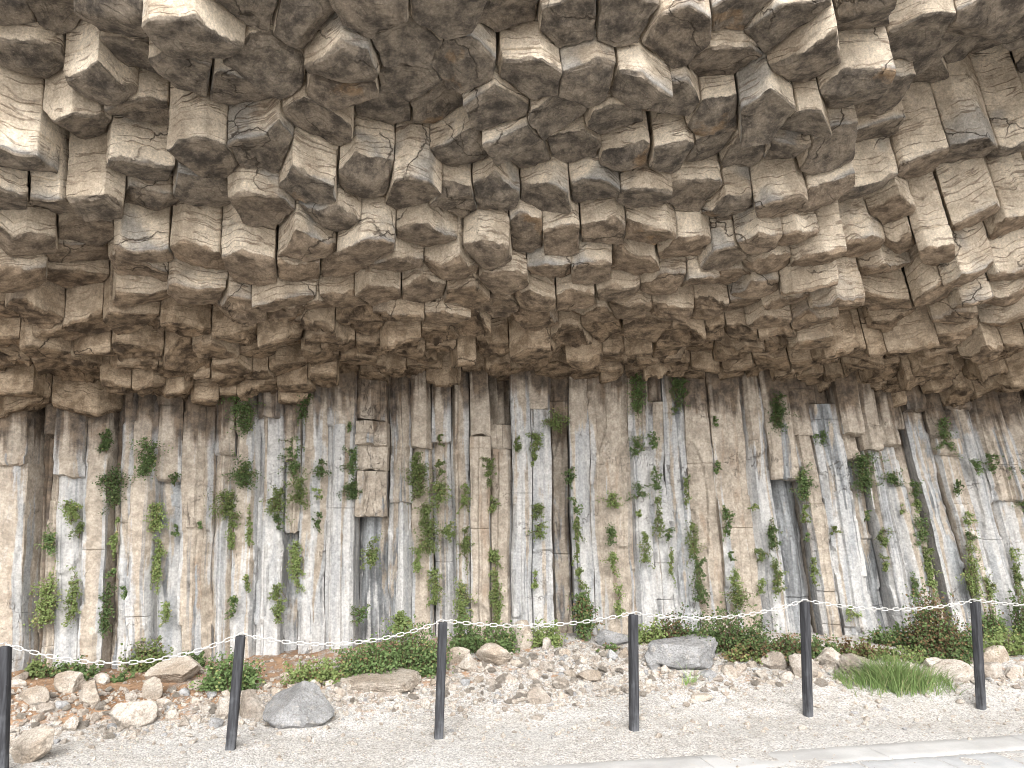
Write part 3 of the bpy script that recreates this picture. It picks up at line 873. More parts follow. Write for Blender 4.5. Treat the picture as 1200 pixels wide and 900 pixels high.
# ------------------------------------------------------------------ chain fence
POSTS = [((6, 757), (2, 905)), ((282, 745), (270, 879)), ((519, 729), (514, 866)), ((742, 720), (743, 856)), ((943, 705), (947, 839)), ((1143, 705), (1150, 831))]
ORD = ['first', 'second', 'third', 'fourth', 'fifth', 'sixth', 'seventh', 'eighth', 'ninth', 'tenth', 'eleventh', 'twelfth', 'thirteenth', 'fourteenth', 'fifteenth', 'sixteenth',
       'seventeenth', 'eighteenth', 'nineteenth', 'twentieth']
def ordinal(k):
    if k < 20: return ORD[k]
    tens = {2: 'twenty', 3: 'thirty', 4: 'forty', 5: 'fifty'}[(k + 1) // 10]
    return (tens + '-' + ORD[(k + 1) % 10 - 1]) if (k + 1) % 10 else tens[:-1] + 'ieth'
tops = []
for k, ((tx, ty), (bx, by)) in enumerate(POSTS):
    B = hit_ground(bx, by)
    d = ray(tx, ty); T = CAM + d * (B[1] / d[1])          # the top stands over the foot, at the same distance
    ax = T - B; H = np.linalg.norm(ax); ax = ax / H
    rs = np.random.default_rng(300 + k)
    u = np.array([1.0, 0, 0]); u = u - ax * (u @ ax); u /= np.linalg.norm(u); v = np.cross(ax, u)
    n = 40; ang = np.linspace(0, 2 * math.pi, n, endpoint=False)
    # squared timber with rounded arrises, slightly twisted
    rr = 0.0315 / (np.abs(np.cos(ang)) ** 7 + np.abs(np.sin(ang)) ** 7) ** (1 / 7)
    hs = np.concatenate([[-.12], np.linspace(0, H - .012, 40), [H - .006, H - .002, H]])
    V = []
    for h in hs:
        ins = 1 - .10 * max(0, (h - (H - .008)) / .008) ** 2 if h > H - .008 else 1
        pp = np.stack([np.cos(ang) * 5, np.sin(ang) * 5, np.full(n, h * 2.2 + k * 9)], 1)
        r = rr * ins * (1 + .035 * fbm(pp, 3, 70) + .012 * fbm(pp * 4, 2, 71))
        a2 = ang + .12 * (rs.random() * 0 + .4) + .1 * k
        V.append(B + ax * h + np.outer(r * np.cos(a2), u) + np.outer(r * np.sin(a2), v))
    K = len(hs); V = np.concatenate(V + [(B + ax * (H + .001))[None]])
    j = np.arange(n); j1 = (j + 1) % n
    Q = np.concatenate([np.stack([q * n + j, q * n + j1, (q + 1) * n + j1, (q + 1) * n + j], 1) for q in range(K - 1)])
    Tt = np.stack([(K - 1) * n + j, (K - 1) * n + j1, np.full(n, K * n)], 1)
    o = link('fence_post', make_mesh('fence_post', V - B, [Q, Tt], M_POST), loc=B)
    look = ['cut by the edge of the photo beside a tan block', 'leaning, standing before the green bush left of the grey boulder', 'standing before the long tan ledge',
            'standing right of the balanced boulder', 'standing left of the grass tuft', 'standing right of the grass tuft'][k]
    tag(o, 'black wooden fence post ' + look, 'post', 'black fence posts carrying the white chain')
    # staple that holds the chain on the post head
    m = 14; t = np.linspace(0, math.pi, m)
    path = np.stack([np.cos(t) * .017, np.zeros(m), np.sin(t) * .024 + H - .002], 1)
    path = path @ np.stack([u, v, ax]) ; 
    r = .0026; c8 = np.linspace(0, 2 * math.pi, 8, endpoint=False); SV = []
    for q in range(m):
        tg = path[min(q + 1, m - 1)] - path[max(q - 1, 0)]; tg /= np.linalg.norm(tg)
        s2 = np.cross(tg, v); SV.append(path[q] + r * (np.outer(np.cos(c8), v) + np.outer(np.sin(c8), s2)))
    j = np.arange(8); j1 = (j + 1) % 8
    Q = np.concatenate([np.stack([q * 8 + j, q * 8 + j1, (q + 1) * 8 + j1, (q + 1) * 8 + j], 1) for q in range(m - 1)])
    link('staple', make_mesh('staple', np.concatenate(SV), [Q], M_STEEL), parent=o)
    tops.append(B + ax * (H + .012))

def chain_link(c, tg, roll, L=.064, W=.030, r=.0035):
    """an oval link centred at c along tg"""
    ref = np.array([0, 0, 1.0]); s = np.cross(tg, ref); s /= np.linalg.norm(s); up = np.cross(s, tg)
    w = s * math.cos(roll) + up * math.sin(roll); nn = np.cross(tg, w)
    m = 18; t = np.linspace(0, 2 * math.pi, m, endpoint=False)
    st = (L - W) / 2
    px = np.cos(t) * (W / 2 - r) + np.sign(np.cos(t)) * st * np.minimum(1, np.abs(np.cos(t)) * 3)
    py = np.sin(t) * (W / 2 - r)
    path = c + np.outer(px, tg) + np.outer(py, w)
    c8 = np.linspace(0, 2 * math.pi, 8, endpoint=False); V = []
    for q in range(m):
        d = path[(q + 1) % m] - path[q - 1]; d /= np.linalg.norm(d); e = np.cross(d, nn)
        V.append(path[q] + r * (np.outer(np.cos(c8), nn) + np.outer(np.sin(c8), e)))
    V = np.concatenate(V); a = np.arange(m)[:, None] * 8; b = (np.arange(m)[:, None] + 1) % m * 8
    j = np.arange(8)[None]; j1 = (np.arange(8)[None] + 1) % 8
    return V, np.stack([a + j, b + j, b + j1, a + j1], -1).reshape(-1, 4)

d0 = 2 * tops[0] - tops[1] + np.array([0, 0, .02]); d1 = 2 * tops[5] - tops[4] + np.array([.1, 0, .02])
knots = [d0] + tops + [d1]
sags = [.10, .155, .115, .065, .085, .075, .06]
path = []
for k in range(len(knots) - 1):
    a, b = knots[k], knots[k + 1]
    for t in np.linspace(0, 1, 120, endpoint=False):
        p = a + (b - a) * t
        p = p + np.array([0, 0, -4 * sags[k] * t * (1 - t) * (1 + .10 * (t - .5))]) + np.array([0, .004 * math.sin(k + t * 9), 0])
        path.append(p)
path = np.array(path); sl_ = np.concatenate([[0], np.cumsum(np.linalg.norm(np.diff(path, axis=0), axis=1))])
# the chain rides over the staples in a short rounded hump
CV = []; CQ = []; n = 0; s = 0.0; kk = 0
pitch = .064 - 4 * .0035 + .001
while s < sl_[-1] - pitch:
    p0 = np.array([np.interp(s, sl_, path[:, a]) for a in range(3)]); p1 = np.array([np.interp(s + pitch, sl_, path[:, a]) for a in range(3)])
    tg = (p1 - p0) / np.linalg.norm(p1 - p0)
    V, Q = chain_link((p0 + p1) / 2, tg, (.25 if kk % 2 else math.pi / 2 + .25) + .25 * math.sin(kk * 1.7))
    CV.append(V); CQ.append(Q + n); n += len(V); s += pitch; kk += 1
V, c = centred(np.concatenate(CV))
o = link('chain', make_mesh('chain', V, [np.concatenate(CQ)], M_CHAIN), loc=c)
tag(o, 'white link chain sagging from post to post along the whole fence', 'chain')
# ------------------------------------------------------------------ boulders and rubble
def icosphere(sub):
    t = (1 + 5 ** .5) / 2
    v = np.array([(-1, t, 0), (1, t, 0), (-1, -t, 0), (1, -t, 0), (0, -1, t), (0, 1, t), (0, -1, -t), (0, 1, -t), (t, 0, -1), (t, 0, 1), (-t, 0, -1), (-t, 0, 1)], float)
    v /= np.linalg.norm(v[0])
    f = np.array([(0,11,5),(0,5,1),(0,1,7),(0,7,10),(0,10,11),(1,5,9),(5,11,4),(11,10,2),(10,7,6),(7,1,8),(3,9,4),(3,4,2),(3,2,6),(3,6,8),(3,8,9),(4,9,5),(2,4,11),(6,2,10),(8,6,7),(9,8,1)])
    for _ in range(sub):
        e = np.sort(np.concatenate([f[:, [0, 1]], f[:, [1, 2]], f[:, [2, 0]]]), axis=1)
        u, inv = np.unique(e, axis=0, return_inverse=True)
        m = v[u[:, 0]] + v[u[:, 1]]; m /= np.linalg.norm(m, axis=1)[:, None]
        ab, bc, ca = inv.reshape(3, -1) + len(v)
        v = np.concatenate([v, m])
        f = np.concatenate([np.stack([f[:, 0], ab, ca], 1), np.stack([f[:, 1], bc, ab], 1), np.stack([f[:, 2], ca, bc], 1), np.stack([ab, bc, ca], 1)])
    return v, f
ICO = {k: icosphere(k) for k in (1, 2, 3, 4, 5)}

def rock_shape(sub, rs, cuts=9, rounding=.35, fine=.05, faces=None):
    """broken stone: a ball cut by flat faces, edges worn, surface pitted"""
    v, f = ICO[sub]
    n = rs.normal(size=(cuts, 3)); n /= np.linalg.norm(n, axis=1)[:, None]
    d = rs.uniform(.5, .86, cuts)
    if faces is not None:
        fa = np.array(faces, float); n = np.concatenate([fa[:, :3] / np.linalg.norm(fa[:, :3], axis=1)[:, None], n]); d = np.concatenate([fa[:, 3], d + .06])
    dots = v @ n.T
    r = np.where(dots > .05, d[None] / np.maximum(dots, .05), 9)
    k = 26.0 * (1 - rounding) + 5 if faces is None else 45.0
    r = np.minimum(r, 1.25)
    rr = -np.log(np.exp(-k * r).sum(1) + np.exp(-k * 1.12)) / k
    p = v * 1.8 + rs.uniform(0, 90, 3)
    rr = rr * (1 + .10 * fbm(p, 3, 81) + fine * fbm(p * 4, 3, 85))
    out = v * rr[:, None]
    return out, f

rocks_big = []
# centre, width and height in the photograph, stone, look of it (label), shape seed
BIG = [
 (31,880,46,36,'t','tan angular block lying on the gravel beside the edge fence post',1),
 (37,818,36,18,'t','rounded tan stone on brown soil left of the broken slab',2),
 (101,816,31,27,'t','lumpy tan boulder on brown soil below the left wall',3),
 (77,802,34,22,'t','blocky tan stone above the lumpy boulder on brown soil',4),
 (117,797,20,12,'p','flat pale stone resting at the foot of the left wall',5),
 (199,790,62,26,'t','long tilted slab leaning against the foot of the wall',6),
 (177,810,27,22,'t','tan stone tucked under the left end of the tilted slab',7),
 (150,842,56,26,'p','wide pale crumbling slab half sunk in the gravel',8),
 (343,832,88,42,'g','large blue-grey pyramid boulder half buried in the gravel',9),
 (297,828,36,28,'p','pale block just behind the grey pyramid boulder',10),
 (263,833,24,22,'p','pale stone right beside the leaning fence post',11),
 (445,801,92,17,'t','long low tan ledge rock lying below the green bushes',12),
 (579,772,44,25,'t','large smooth tan boulder right of the third post',13),
 (548,779,24,19,'p','round pale stone leaning on the smooth tan boulder',14),
 (537,771,30,17,'t','tan block behind the third post under the bushes',15),
 (611,747,31,30,'t','rounded tan boulder balanced upright against the wall',16),
 (632,818,29,18,'p','pale oval stone alone at the lower rim of the rubble',17),
 (720,750,44,16,'g','grey slab at the foot of the wall behind the fourth post',18),
 (805,769,88,30,'g','very large flat-topped grey slab right of the fourth post',19),
 (768,775,24,20,'g','rounded grey rock at the left end of the large flat slab',20),
 (909,777,32,19,'p','pale boulder left of the fifth post by the green plants',21),
 (946,784,40,24,'p','broad pale boulder directly behind the fifth post',22),
 (976,775,36,22,'p','pale boulder standing right behind the fifth post',23),
 (1010,783,48,22,'p','whitish boulder half hidden by the left of the grass tuft',24),
 (1104,782,30,15,'p','pale boulder behind the right side of the grass tuft',25),
 (1119,789,54,20,'p','long pale boulder between the grass tuft and the sixth post',26),
 (1167,769,38,20,'t','tan boulder under the bushes right of the sixth post',27),
 (1163,788,30,16,'p','pale boulder touching the right of the sixth post',28),
 (1190,789,22,14,'p','small whitish boulder at the far right below the bushes',29),
 (690,793,30,11,'t','brown flat stone in the rubble left of the fourth post',30),
]
SM = {'t': M_TAN, 'p': M_PALE, 'g': M_GREY}
def put_rock(px, py, w, h, st, seed, sub, name, cuts=9, rounding=.4, faces=None):
    B = hit_ground(px, py + h * .42)
    dep = (B - CAM) @ FWD
    W = w / FPX * dep; H = h / FPX * dep
    rs = np.random.default_rng(1000 + seed)
    v, f = rock_shape(sub, rs, cuts, rounding, faces=faces)
    v = v - (v.max(0) + v.min(0)) / 2
    ext = v.max(0) - v.min(0)
    dp = min(max(W * .7, H * .9), W * 1.1)
    v = v / ext * np.array([W, dp, H * 1.30])
    loc = B + np.array([0, dp * .25, H * (.40 if sub > 3 else .30)])
    return link(name, make_mesh(name, v, [f], SM[st], sharp=38), loc=loc)
FACES = {9: [(-.58, -.30, .76, .16), (.60, -.42, .68, .20), (.04, -.92, .38, .52), (-.1, .6, .8, .45)],
         1: [(-.12, -.45, .88, .42), (.92, -.35, .1, .62), (-.5, -.85, -.1, .7)], 6: [(-.30, -.50, .80, .34), (.85, -.2, -.45, .6), (-.1, -.8, -.5, .5)],
         19: [(0, -.22, .97, .40), (-.35, -.9, .2, .62), (.75, -.62, .15, .66)], 18: [(.2, -.5, .85, .4), (-.8, -.3, .4, .6)], 12: [(.05, -.5, .86, .38), (0, -.95, -.1, .6)],
         8: [(-.15, -.55, .8, .42), (.6, -.6, .4, .6)], 21: [(-.5, -.4, .75, .5)], 22: [(.4, -.5, .75, .5)], 26: [(-.45, -.4, .8, .45)], 24: [(.3, -.4, .85, .5)]}
for (px, py, w, h, st, lab, sd) in BIG:
    o = put_rock(px, py, w, h, st, sd, 5 if w > 40 else 4, 'boulder', cuts={16: 16, 13: 10}.get(sd, 9) if sd not in FACES else 6, rounding={16: .7, 13: .6, 14: .7, 17: .6, 9: .0, 6: .0, 19: .0, 1: .0, 12: .1, 18: .0, 8: .1}.get(sd, .06), faces=FACES.get(sd))
    tag(o, lab, 'boulder')

# medium rubble stones: each one a thing
MED = [(68,828,21,11),(42,842,16,13),(79,850,23,20),(52,831,30,13),(231,804,19,14),(152,818,20,13),(191,824,19,10),(201,838,19,12),(264,815,14,11),(252,848,19,13),(22,793,20,10),
 (18,801,26,11),(489,787,14,12),(508,783,15,13),(368,804,15,14),(397,812,17,12),(334,795,18,14),(296,805,14,9),(247,815,15,9),(423,790,12,8),(387,802,14,9),(498,824,15,12),(487,797,15,9),
 (641,781,21,13),(662,765,16,10),(656,754,12,7),(641,755,13,16),(718,769,15,14),(731,766,17,15),(629,842,17,6),(657,804,24,14),(797,753,20,9),(881,779,13,10),(869,783,16,10),
 (994,783,20,14),(857,788,21,17),(830,791,24,10),(923,793,20,12),(780,785,13,10),(851,814,9,7),(823,818,28,8),(1184,788,16,12),(600,796,18,11),(575,800,16,10),(560,797,16,9),(545,800,14,9),
 (520,800,15,9),(530,806,13,8),(668,790,18,10),(683,775,14,9),(700,772,14,9),(700,806,13,8),(660,815,14,8),(610,812,12,8),(585,815,12,8),(625,790,15,10),(605,778,14,9),(892,790,15,10),
 (905,800,12,7),(842,797,14,8),(770,760,14,8),(752,790,12,8),(760,800,11,7),(215,812,15,10),(228,822,14,9),(240,832,15,9),(215,848,16,9),(230,842,12,8),(120,830,15,9),(110,842,14,9),
 (62,858,14,10),(95,835,14,9),(130,852,15,8),(172,832,14,9),(280,808,13,9),(312,806,13,9),(322,812,14,9),(352,806,12,8),(410,804,12,7),(445,815,12,7),(465,812,14,8),(478,806,13,8),
 (1140,776,16,10),(1082,788,14,9),(960,792,14,9),(935,770,14,9),(1040,800,12,6),(30,862,12,8),(508,800,12,8),(571,784,12,8)]
for k, (px, py, w, h) in enumerate(MED):
    w, h = w * .88, h * .88
    o = put_rock(px, py, w, h, 'tppp'[(k * 7) % 4] if k % 9 else 'g', 200 + k, 3, 'rubble_stone', cuts=9, rounding=.22 * ((k * 13) % 7) / 7)
    rocks_big.append(o)
MEDPX = list(MED)
# smaller stones scattered through the scree: shared shapes, each its own object
rs = np.random.default_rng(5)
shapes = []
for k in range(14):
    v, f = rock_shape(2, np.random.default_rng(2000 + k), 9, .25)
    shapes.append(make_mesh('rubble_stone', v - v.mean(0), [f], [M_PALE, M_DUST, M_PALE][k % 3], smooth_shade=False))
def scree_density(px, py):
    # the stony band rises to the right; the brown soil at the left stays clearer
    top = np.interp(px, [0, 200, 400, 620, 700, 1000, 1200], [800, 800, 792, 766, 760, 768, 780])
    bot = np.interp(px, [0, 60, 200, 330, 480, 620, 720, 800, 900, 1000, 1200], [868, 866, 856, 846, 830, 828, 822, 812, 806, 802, 800])
    return float(smooth(top - 4, top + 12, py) * smooth(bot + 10, bot - 14, py))
cnt = 0
while cnt < 170:
    px, py = rs.uniform(-10, 1210), rs.uniform(760, 870)
    if rs.random() > scree_density(px, py): continue
    B = hit_ground(px, py); s = .5 * rs.uniform(.045, .095)
    o = link('rubble_stone', shapes[rs.integers(14)], loc=B + np.array([0, 0, s * .35]))
    o.scale = (s * rs.uniform(.85, 1.3), s * rs.uniform(.8, 1.2), s * rs.uniform(.55, .9)); o.rotation_euler = (rs.uniform(-.4, .4), rs.uniform(-.4, .4), rs.uniform(0, 6.28))
    rocks_big.append(o); cnt += 1
# the uncountable rest
def scatter(name, num, smin, smax, dens, mats, sub, ymin=756, ymax=905, sink=.3):
    base = [rock_shape(sub, np.random.default_rng(3000 + k), 10, 0) for k in range(8)]
    VV = []; FF = []; RR = []; n = 0; mi = []
    done = 0
    while done < num:
        x, y = rs.uniform(-5.6, 6.6), rs.uniform(4.3, 8.3)
        v_ = np.interp(x, WX, WY) - y
        if v_ < .05 or rs.random() > dens(x, y, v_): continue
        s = .5 * smin * (smax / smin) ** (rs.random() ** 1.8)
        v, f = base[rs.integers(8)]
        a = rs.uniform(0, 6.28); ca, sa = math.cos(a), math.sin(a)
        q = v * np.array([rs.uniform(.8, 1.35), rs.uniform(.8, 1.25), rs.uniform(.5, .95)]) * s
        q = q @ np.array([[ca, sa, 0], [-sa, ca, 0], [0, 0, 1]])
        VV.append(q); RR.append(np.full(len(q), rs.random())); FF.append(f + n); n += len(q); mi.append(np.full(len(f), 0 if rs.random() < .8 else 1 if rs.random() < .8 else 2))
        VV[-1] = q + np.array([x, y, s * sink]); done += 1
    V = np.concatenate(VV); V[:, 2] += np.repeat(ground_z(np.array([q[:, 0].mean() for q in VV]), np.array([q[:, 1].mean() for q in VV])), [len(q) for q in VV])
    o = link(name, make_mesh(name, V, [np.concatenate(FF)], mats, dict(rnd=np.concatenate(RR)), mat_idx=np.concatenate(mi), smooth_shade=False))
    o['kind'] = 'stuff'
    return o
def d_rubble(x, y, v):
    px, py, _ = project(np.array([x, y, .3 * (1 - min(1, max(0, (v - .1) / 1.8)))]))
    return min(1, scree_density(px, py) + .08 * float(smooth(2.6, 1.8, v)))
o = scatter('rubble', 7500, .016, .062, d_rubble, [M_PALE, M_DUST, M_GREY], 2)
o['label'] = 'small pale broken stones heaped along the foot of the rock wall'; o['category'] = 'rubble'
def d_gravel(x, y, v):
    return .35 + .65 * float(smooth(2.9, 1.9, v))
o = scatter('gravel', 9000, .006, .022, d_gravel, [M_PALE, M_DUST, M_GREY], 1)
o['label'] = 'loose pale grey gravel spread over the ground in front of the fence'; o['category'] = 'gravel'
# ------------------------------------------------------------------ plants
def leaf_cloud(rs, centres, dirs, size, roundness=.75):
    """one folded leaf per centre, facing roughly along dirs"""
    n = len(centres)
    d = dirs + rs.normal(0, .55, (n, 3)); d /= np.linalg.norm(d, axis=1)[:, None]
    t = rs.normal(0, 1, (n, 3)); t -= d * (t * d).sum(1)[:, None]; t /= np.linalg.norm(t, axis=1)[:, None]
    b = np.cross(d, t)
    L = (size * rs.uniform(.6, 1.25, n))[:, None]; W = L * roundness * .5
    fold = d * L * .16
    p0 = centres - t * L * .5; p3 = centres + t * L * .5 - fold * .6
    p1 = centres - t * L * .12 + b * W + fold; p2 = centres + t * L * .22 + b * W * .8 + fold * .8
    p4 = centres - t * L * .12 - b * W + fold; p5 = centres + t * L * .22 - b * W * .8 + fold * .8
    V = np.stack([p0, p1, p2, p3, p5, p4], 1).reshape(-1, 3)
    k = np.arange(n)[:, None] * 6
    Q = np.concatenate([k + np.array([[0, 3, 2, 1]]), k + np.array([[0, 5, 4, 3]])], 0)   # two halves folded on the midrib
    return V, Q

def tube(path, r0, r1, sides=5):
    m = len(path); V = []
    c = np.linspace(0, 2 * math.pi, sides, endpoint=False)
    for q in range(m):
        t = path[min(q + 1, m - 1)] - path[max(q - 1, 0)]; t = t / (np.linalg.norm(t) + 1e-9)
        a = np.cross(t, [0.3, .5, .8]); a /= np.linalg.norm(a) + 1e-9; b = np.cross(t, a)
        r = r0 + (r1 - r0) * q / (m - 1)
        V.append(path[q] + r * (np.outer(np.cos(c), a) + np.outer(np.sin(c), b)))
    j = np.arange(sides); j1 = (j + 1) % sides
    Q = np.concatenate([np.stack([q * sides + j, q * sides + j1, (q + 1) * sides + j1, (q + 1) * sides + j], 1) for q in range(m - 1)])
    return np.concatenate(V), Q

def plant(name, root, W, H, rs, leaf, n_leaf, mat, hang=True, depth=None, parts=False, brown=0.0):
    """shoots springing from a root, each clothed in leaves; hanging from the wall or rising from the ground"""
    depth = depth or max(.06, min(W, H) * .55)
    ns = max(3, int(n_leaf / 26)); tubes = []; C = []; D = []; roots = []
    for s in range(ns):
        # several rootlets along the cleft make an uneven outline
        r0 = np.array([rs.uniform(-.16, .16) * W, .01, rs.uniform(-.42, .46) * H if hang else 0.0])
        if hang:
            end = r0 + np.array([rs.normal(0, .30) * W, -depth * rs.uniform(.35, 1.0), rs.normal(-.04, .17) * H])
            mid = (r0 + end) / 2 + np.array([0, -depth * .3, .05 * H])
        else:
            r0 = np.array([rs.uniform(-.46, .46) * W, rs.uniform(-.3, .3) * depth, 0])
            end = r0 + np.array([rs.normal(0, .17) * W, rs.normal(-.15, .3) * depth, H * (.25 + .85 * rs.random() ** 1.7) * (1 - .4 * abs(r0[0] / (.5 * W)))])
            mid = (r0 + end) / 2 + np.array([rs.normal(0, .05) * W, 0, .10 * H])
        t = np.linspace(0, 1, 6)[:, None]
        path = (1 - t) ** 2 * r0 + 2 * t * (1 - t) * mid + t * t * end
        tubes.append(tube(path, .0035, .0012, 4)); roots.append(r0)
        m = max(4, int(n_leaf / ns * rs.uniform(.5, 1.5)))
        tt = rs.uniform(.0, 1.04, m)[:, None]
        pts = (1 - tt) ** 2 * r0 + 2 * tt * (1 - tt) * mid + tt * tt * end
        sp = min(W, H) * rs.uniform(.05, .13)
        pts = pts + rs.normal(0, 1, (m, 3)) * np.array([sp, sp * .7, sp])
        C.append(pts); D.append(np.tile([0, -.75, .65], (m, 1)) + rs.normal(0, .2, 3))
    # one woody runner joins the shoots at their feet
    ro = np.array(sorted(roots, key=lambda q: q[2] if hang else q[0]))
    run = np.concatenate([ro[:1] - ([0, 0, .02] if hang else [.02, 0, 0]), ro, ro[-1:] + ([0, 0, .02] if hang else [.02, 0, 0])])
    tubes.append(tube(run, .005, .003, 5))
    C = np.concatenate(C); D = np.concatenate(D)
    if hang: C[:, 1] = np.minimum(C[:, 1], .01)
    else: C[:, 2] = np.abs(C[:, 2])
    LV, LQ = leaf_cloud(rs, C, D, leaf)
    rnd = np.repeat(np.clip(rs.random(len(C)) * .75 + .25 * np.repeat(rs.random(1 + len(C) // 9), 9)[:len(C)], 0, 1), 6)
    TV = []; TQ = []; n = 0
    for v, q in tubes: TV.append(v); TQ.append(q + n); n += len(v)
    TV = np.concatenate(TV); TQ = np.concatenate(TQ)
    mats = [mat, M_LEAFB]
    mi = (rs.random(len(C)) < brown).astype(int); mi = np.concatenate([mi, mi])
    if parts:
        o = bpy.data.objects.new(name, None); COL.objects.link(o); o.location = root; o.empty_display_size = .05
        link('foliage', make_mesh('foliage', LV, [LQ], mats, dict(rnd=rnd), mat_idx=mi), parent=o)
        link('stem', make_mesh('stem', TV, [TQ], M_TWIG), parent=o)
        return o
    V = np.concatenate([LV, TV]); Q = np.concatenate([LQ, TQ + len(LV)])
    me = make_mesh(name, V, [Q], [mat, M_LEAFB, M_TWIG], dict(rnd=np.concatenate([rnd, np.zeros(len(TV))])), mat_idx=np.concatenate([mi, np.full(len(TQ), 2)]))
    return link(name, me, loc=root)

def on_wall(px, py):
    d = ray(px, py)
    t = np.arange(5.0, 11, .01); P = CAM + d * t[:, None]
    x0 = P[:, 0] - wall_lean(P[:, 0]) * (ZMID - P[:, 2])
    k = np.argmax(P[:, 1] > wall_y(x0) - .01)
    return P[k]

TUFTS = [(183,540,30,36),(137,573,25,43),(185,605,27,33),(62,635,23,22),(88,600,25,25),(95,623,14,16),(290,557,33,28),(270,590,30,32),(273,625,13,40),(293,492,24,38),(283,472,25,28),
 (358,475,20,34),(345,537,20,44),(353,578,22,32),(328,587,27,28),(327,612,12,16),(378,550,20,17),(378,580,13,10),(375,610,12,18),(348,662,18,56),(327,706,16,40),(238,618,11,11),
 (128,516,17,33),(137,627,10,40),(208,622,10,12),(207,562,13,16),(187,660,16,52),(150,693,16,12),(58,705,26,56),(88,700,18,50),(128,710,16,50),(295,627,9,45),(293,683,13,18),(278,710,12,26),
 (197,715,12,30),(3,610,12,50),(133,673,14,10),(415,540,16,30),(415,573,24,22),(411,500,8,12),(491,565,27,40),(489,540,16,20),(515,580,24,34),(500,605,25,28),(503,632,27,30),(490,655,18,27),
 (525,625,18,20),(516,550,12,20),(515,515,9,13),(545,580,15,27),(545,640,13,38),(573,550,15,30),(577,592,15,20),(580,655,14,30),(582,700,16,62),(605,521,13,18),(629,518,20,20),(626,538,10,20),
 (630,600,17,20),(630,622,20,16),(627,680,10,24),(650,492,26,20),(668,557,13,20),(673,592,12,18),(675,632,12,46),(680,678,12,24),(682,712,20,40),(745,463,20,52),(745,525,20,18),(747,575,17,20),
 (748,600,9,14),(755,643,14,36),(765,518,14,18),(768,562,13,26),(771,604,14,42),(782,627,16,12),(787,660,10,34),(717,587,22,16),(715,627,18,20),(716,660,14,24),(723,705,14,36),(510,688,18,44),
 (543,708,20,46),(437,647,22,30),(423,722,16,20),(793,463,16,46),(908,485,25,44),(960,510,17,27),(940,567,22,40),(942,602,12,22),(945,630,9,12),(952,668,11,32),(1010,557,28,48),(1018,538,14,12),
 (1043,562,24,18),(1030,630,18,18),(1013,605,13,12),(1068,573,15,20),(1073,594,14,14),(1078,622,20,30),(1083,652,14,30),(1088,675,17,34),(1102,510,20,38),(1138,550,16,16),(1157,542,17,20),
 (1118,570,14,16),(1128,607,13,17),(1133,668,20,64),(1131,632,12,14),(1155,687,14,28),(1188,553,20,16),(1195,580,14,28),(1185,650,14,14),(1190,683,14,40),(848,612,15,36),(858,677,16,20),
 (860,702,24,28),(852,650,10,12),(888,650,15,17),(890,685,12,18),(902,625,16,36),(908,677,16,38),(812,630,17,44),(817,680,16,60),(803,580,10,34),(835,493,9,14),(838,550,10,18),(880,595,12,10),
 (1033,660,13,16),(1067,690,13,26),(973,623,10,12),(1052,598,10,12),(800,457,8,30),(992,717,16,14)]
tufts = []
for k, (px, py, w, h) in enumerate(TUFTS):
    rs_ = np.random.default_rng(5000 + k)
    P = on_wall(px, py); dep = (P - CAM) @ FWD
    W, H = w / FPX * dep * .98, h / FPX * dep * 1.0
    # grow from the face of whichever column stands there
    f = [c[4] for c in WCOLS if c[0] <= px <= c[1]]
    P = P - np.array([0, max(0.02, (f[0] if f else 0) + .03), 0])
    fresh = py > 575 and (k * 7) % 3 or 470 < px < 660
    o = plant('wall_plant', P, W, H, rs_, .019, int(max(50, w * h * 1.1)), M_LEAFY if fresh else M_LEAF, True)
    tufts.append((o, px, py, w, h, fresh))

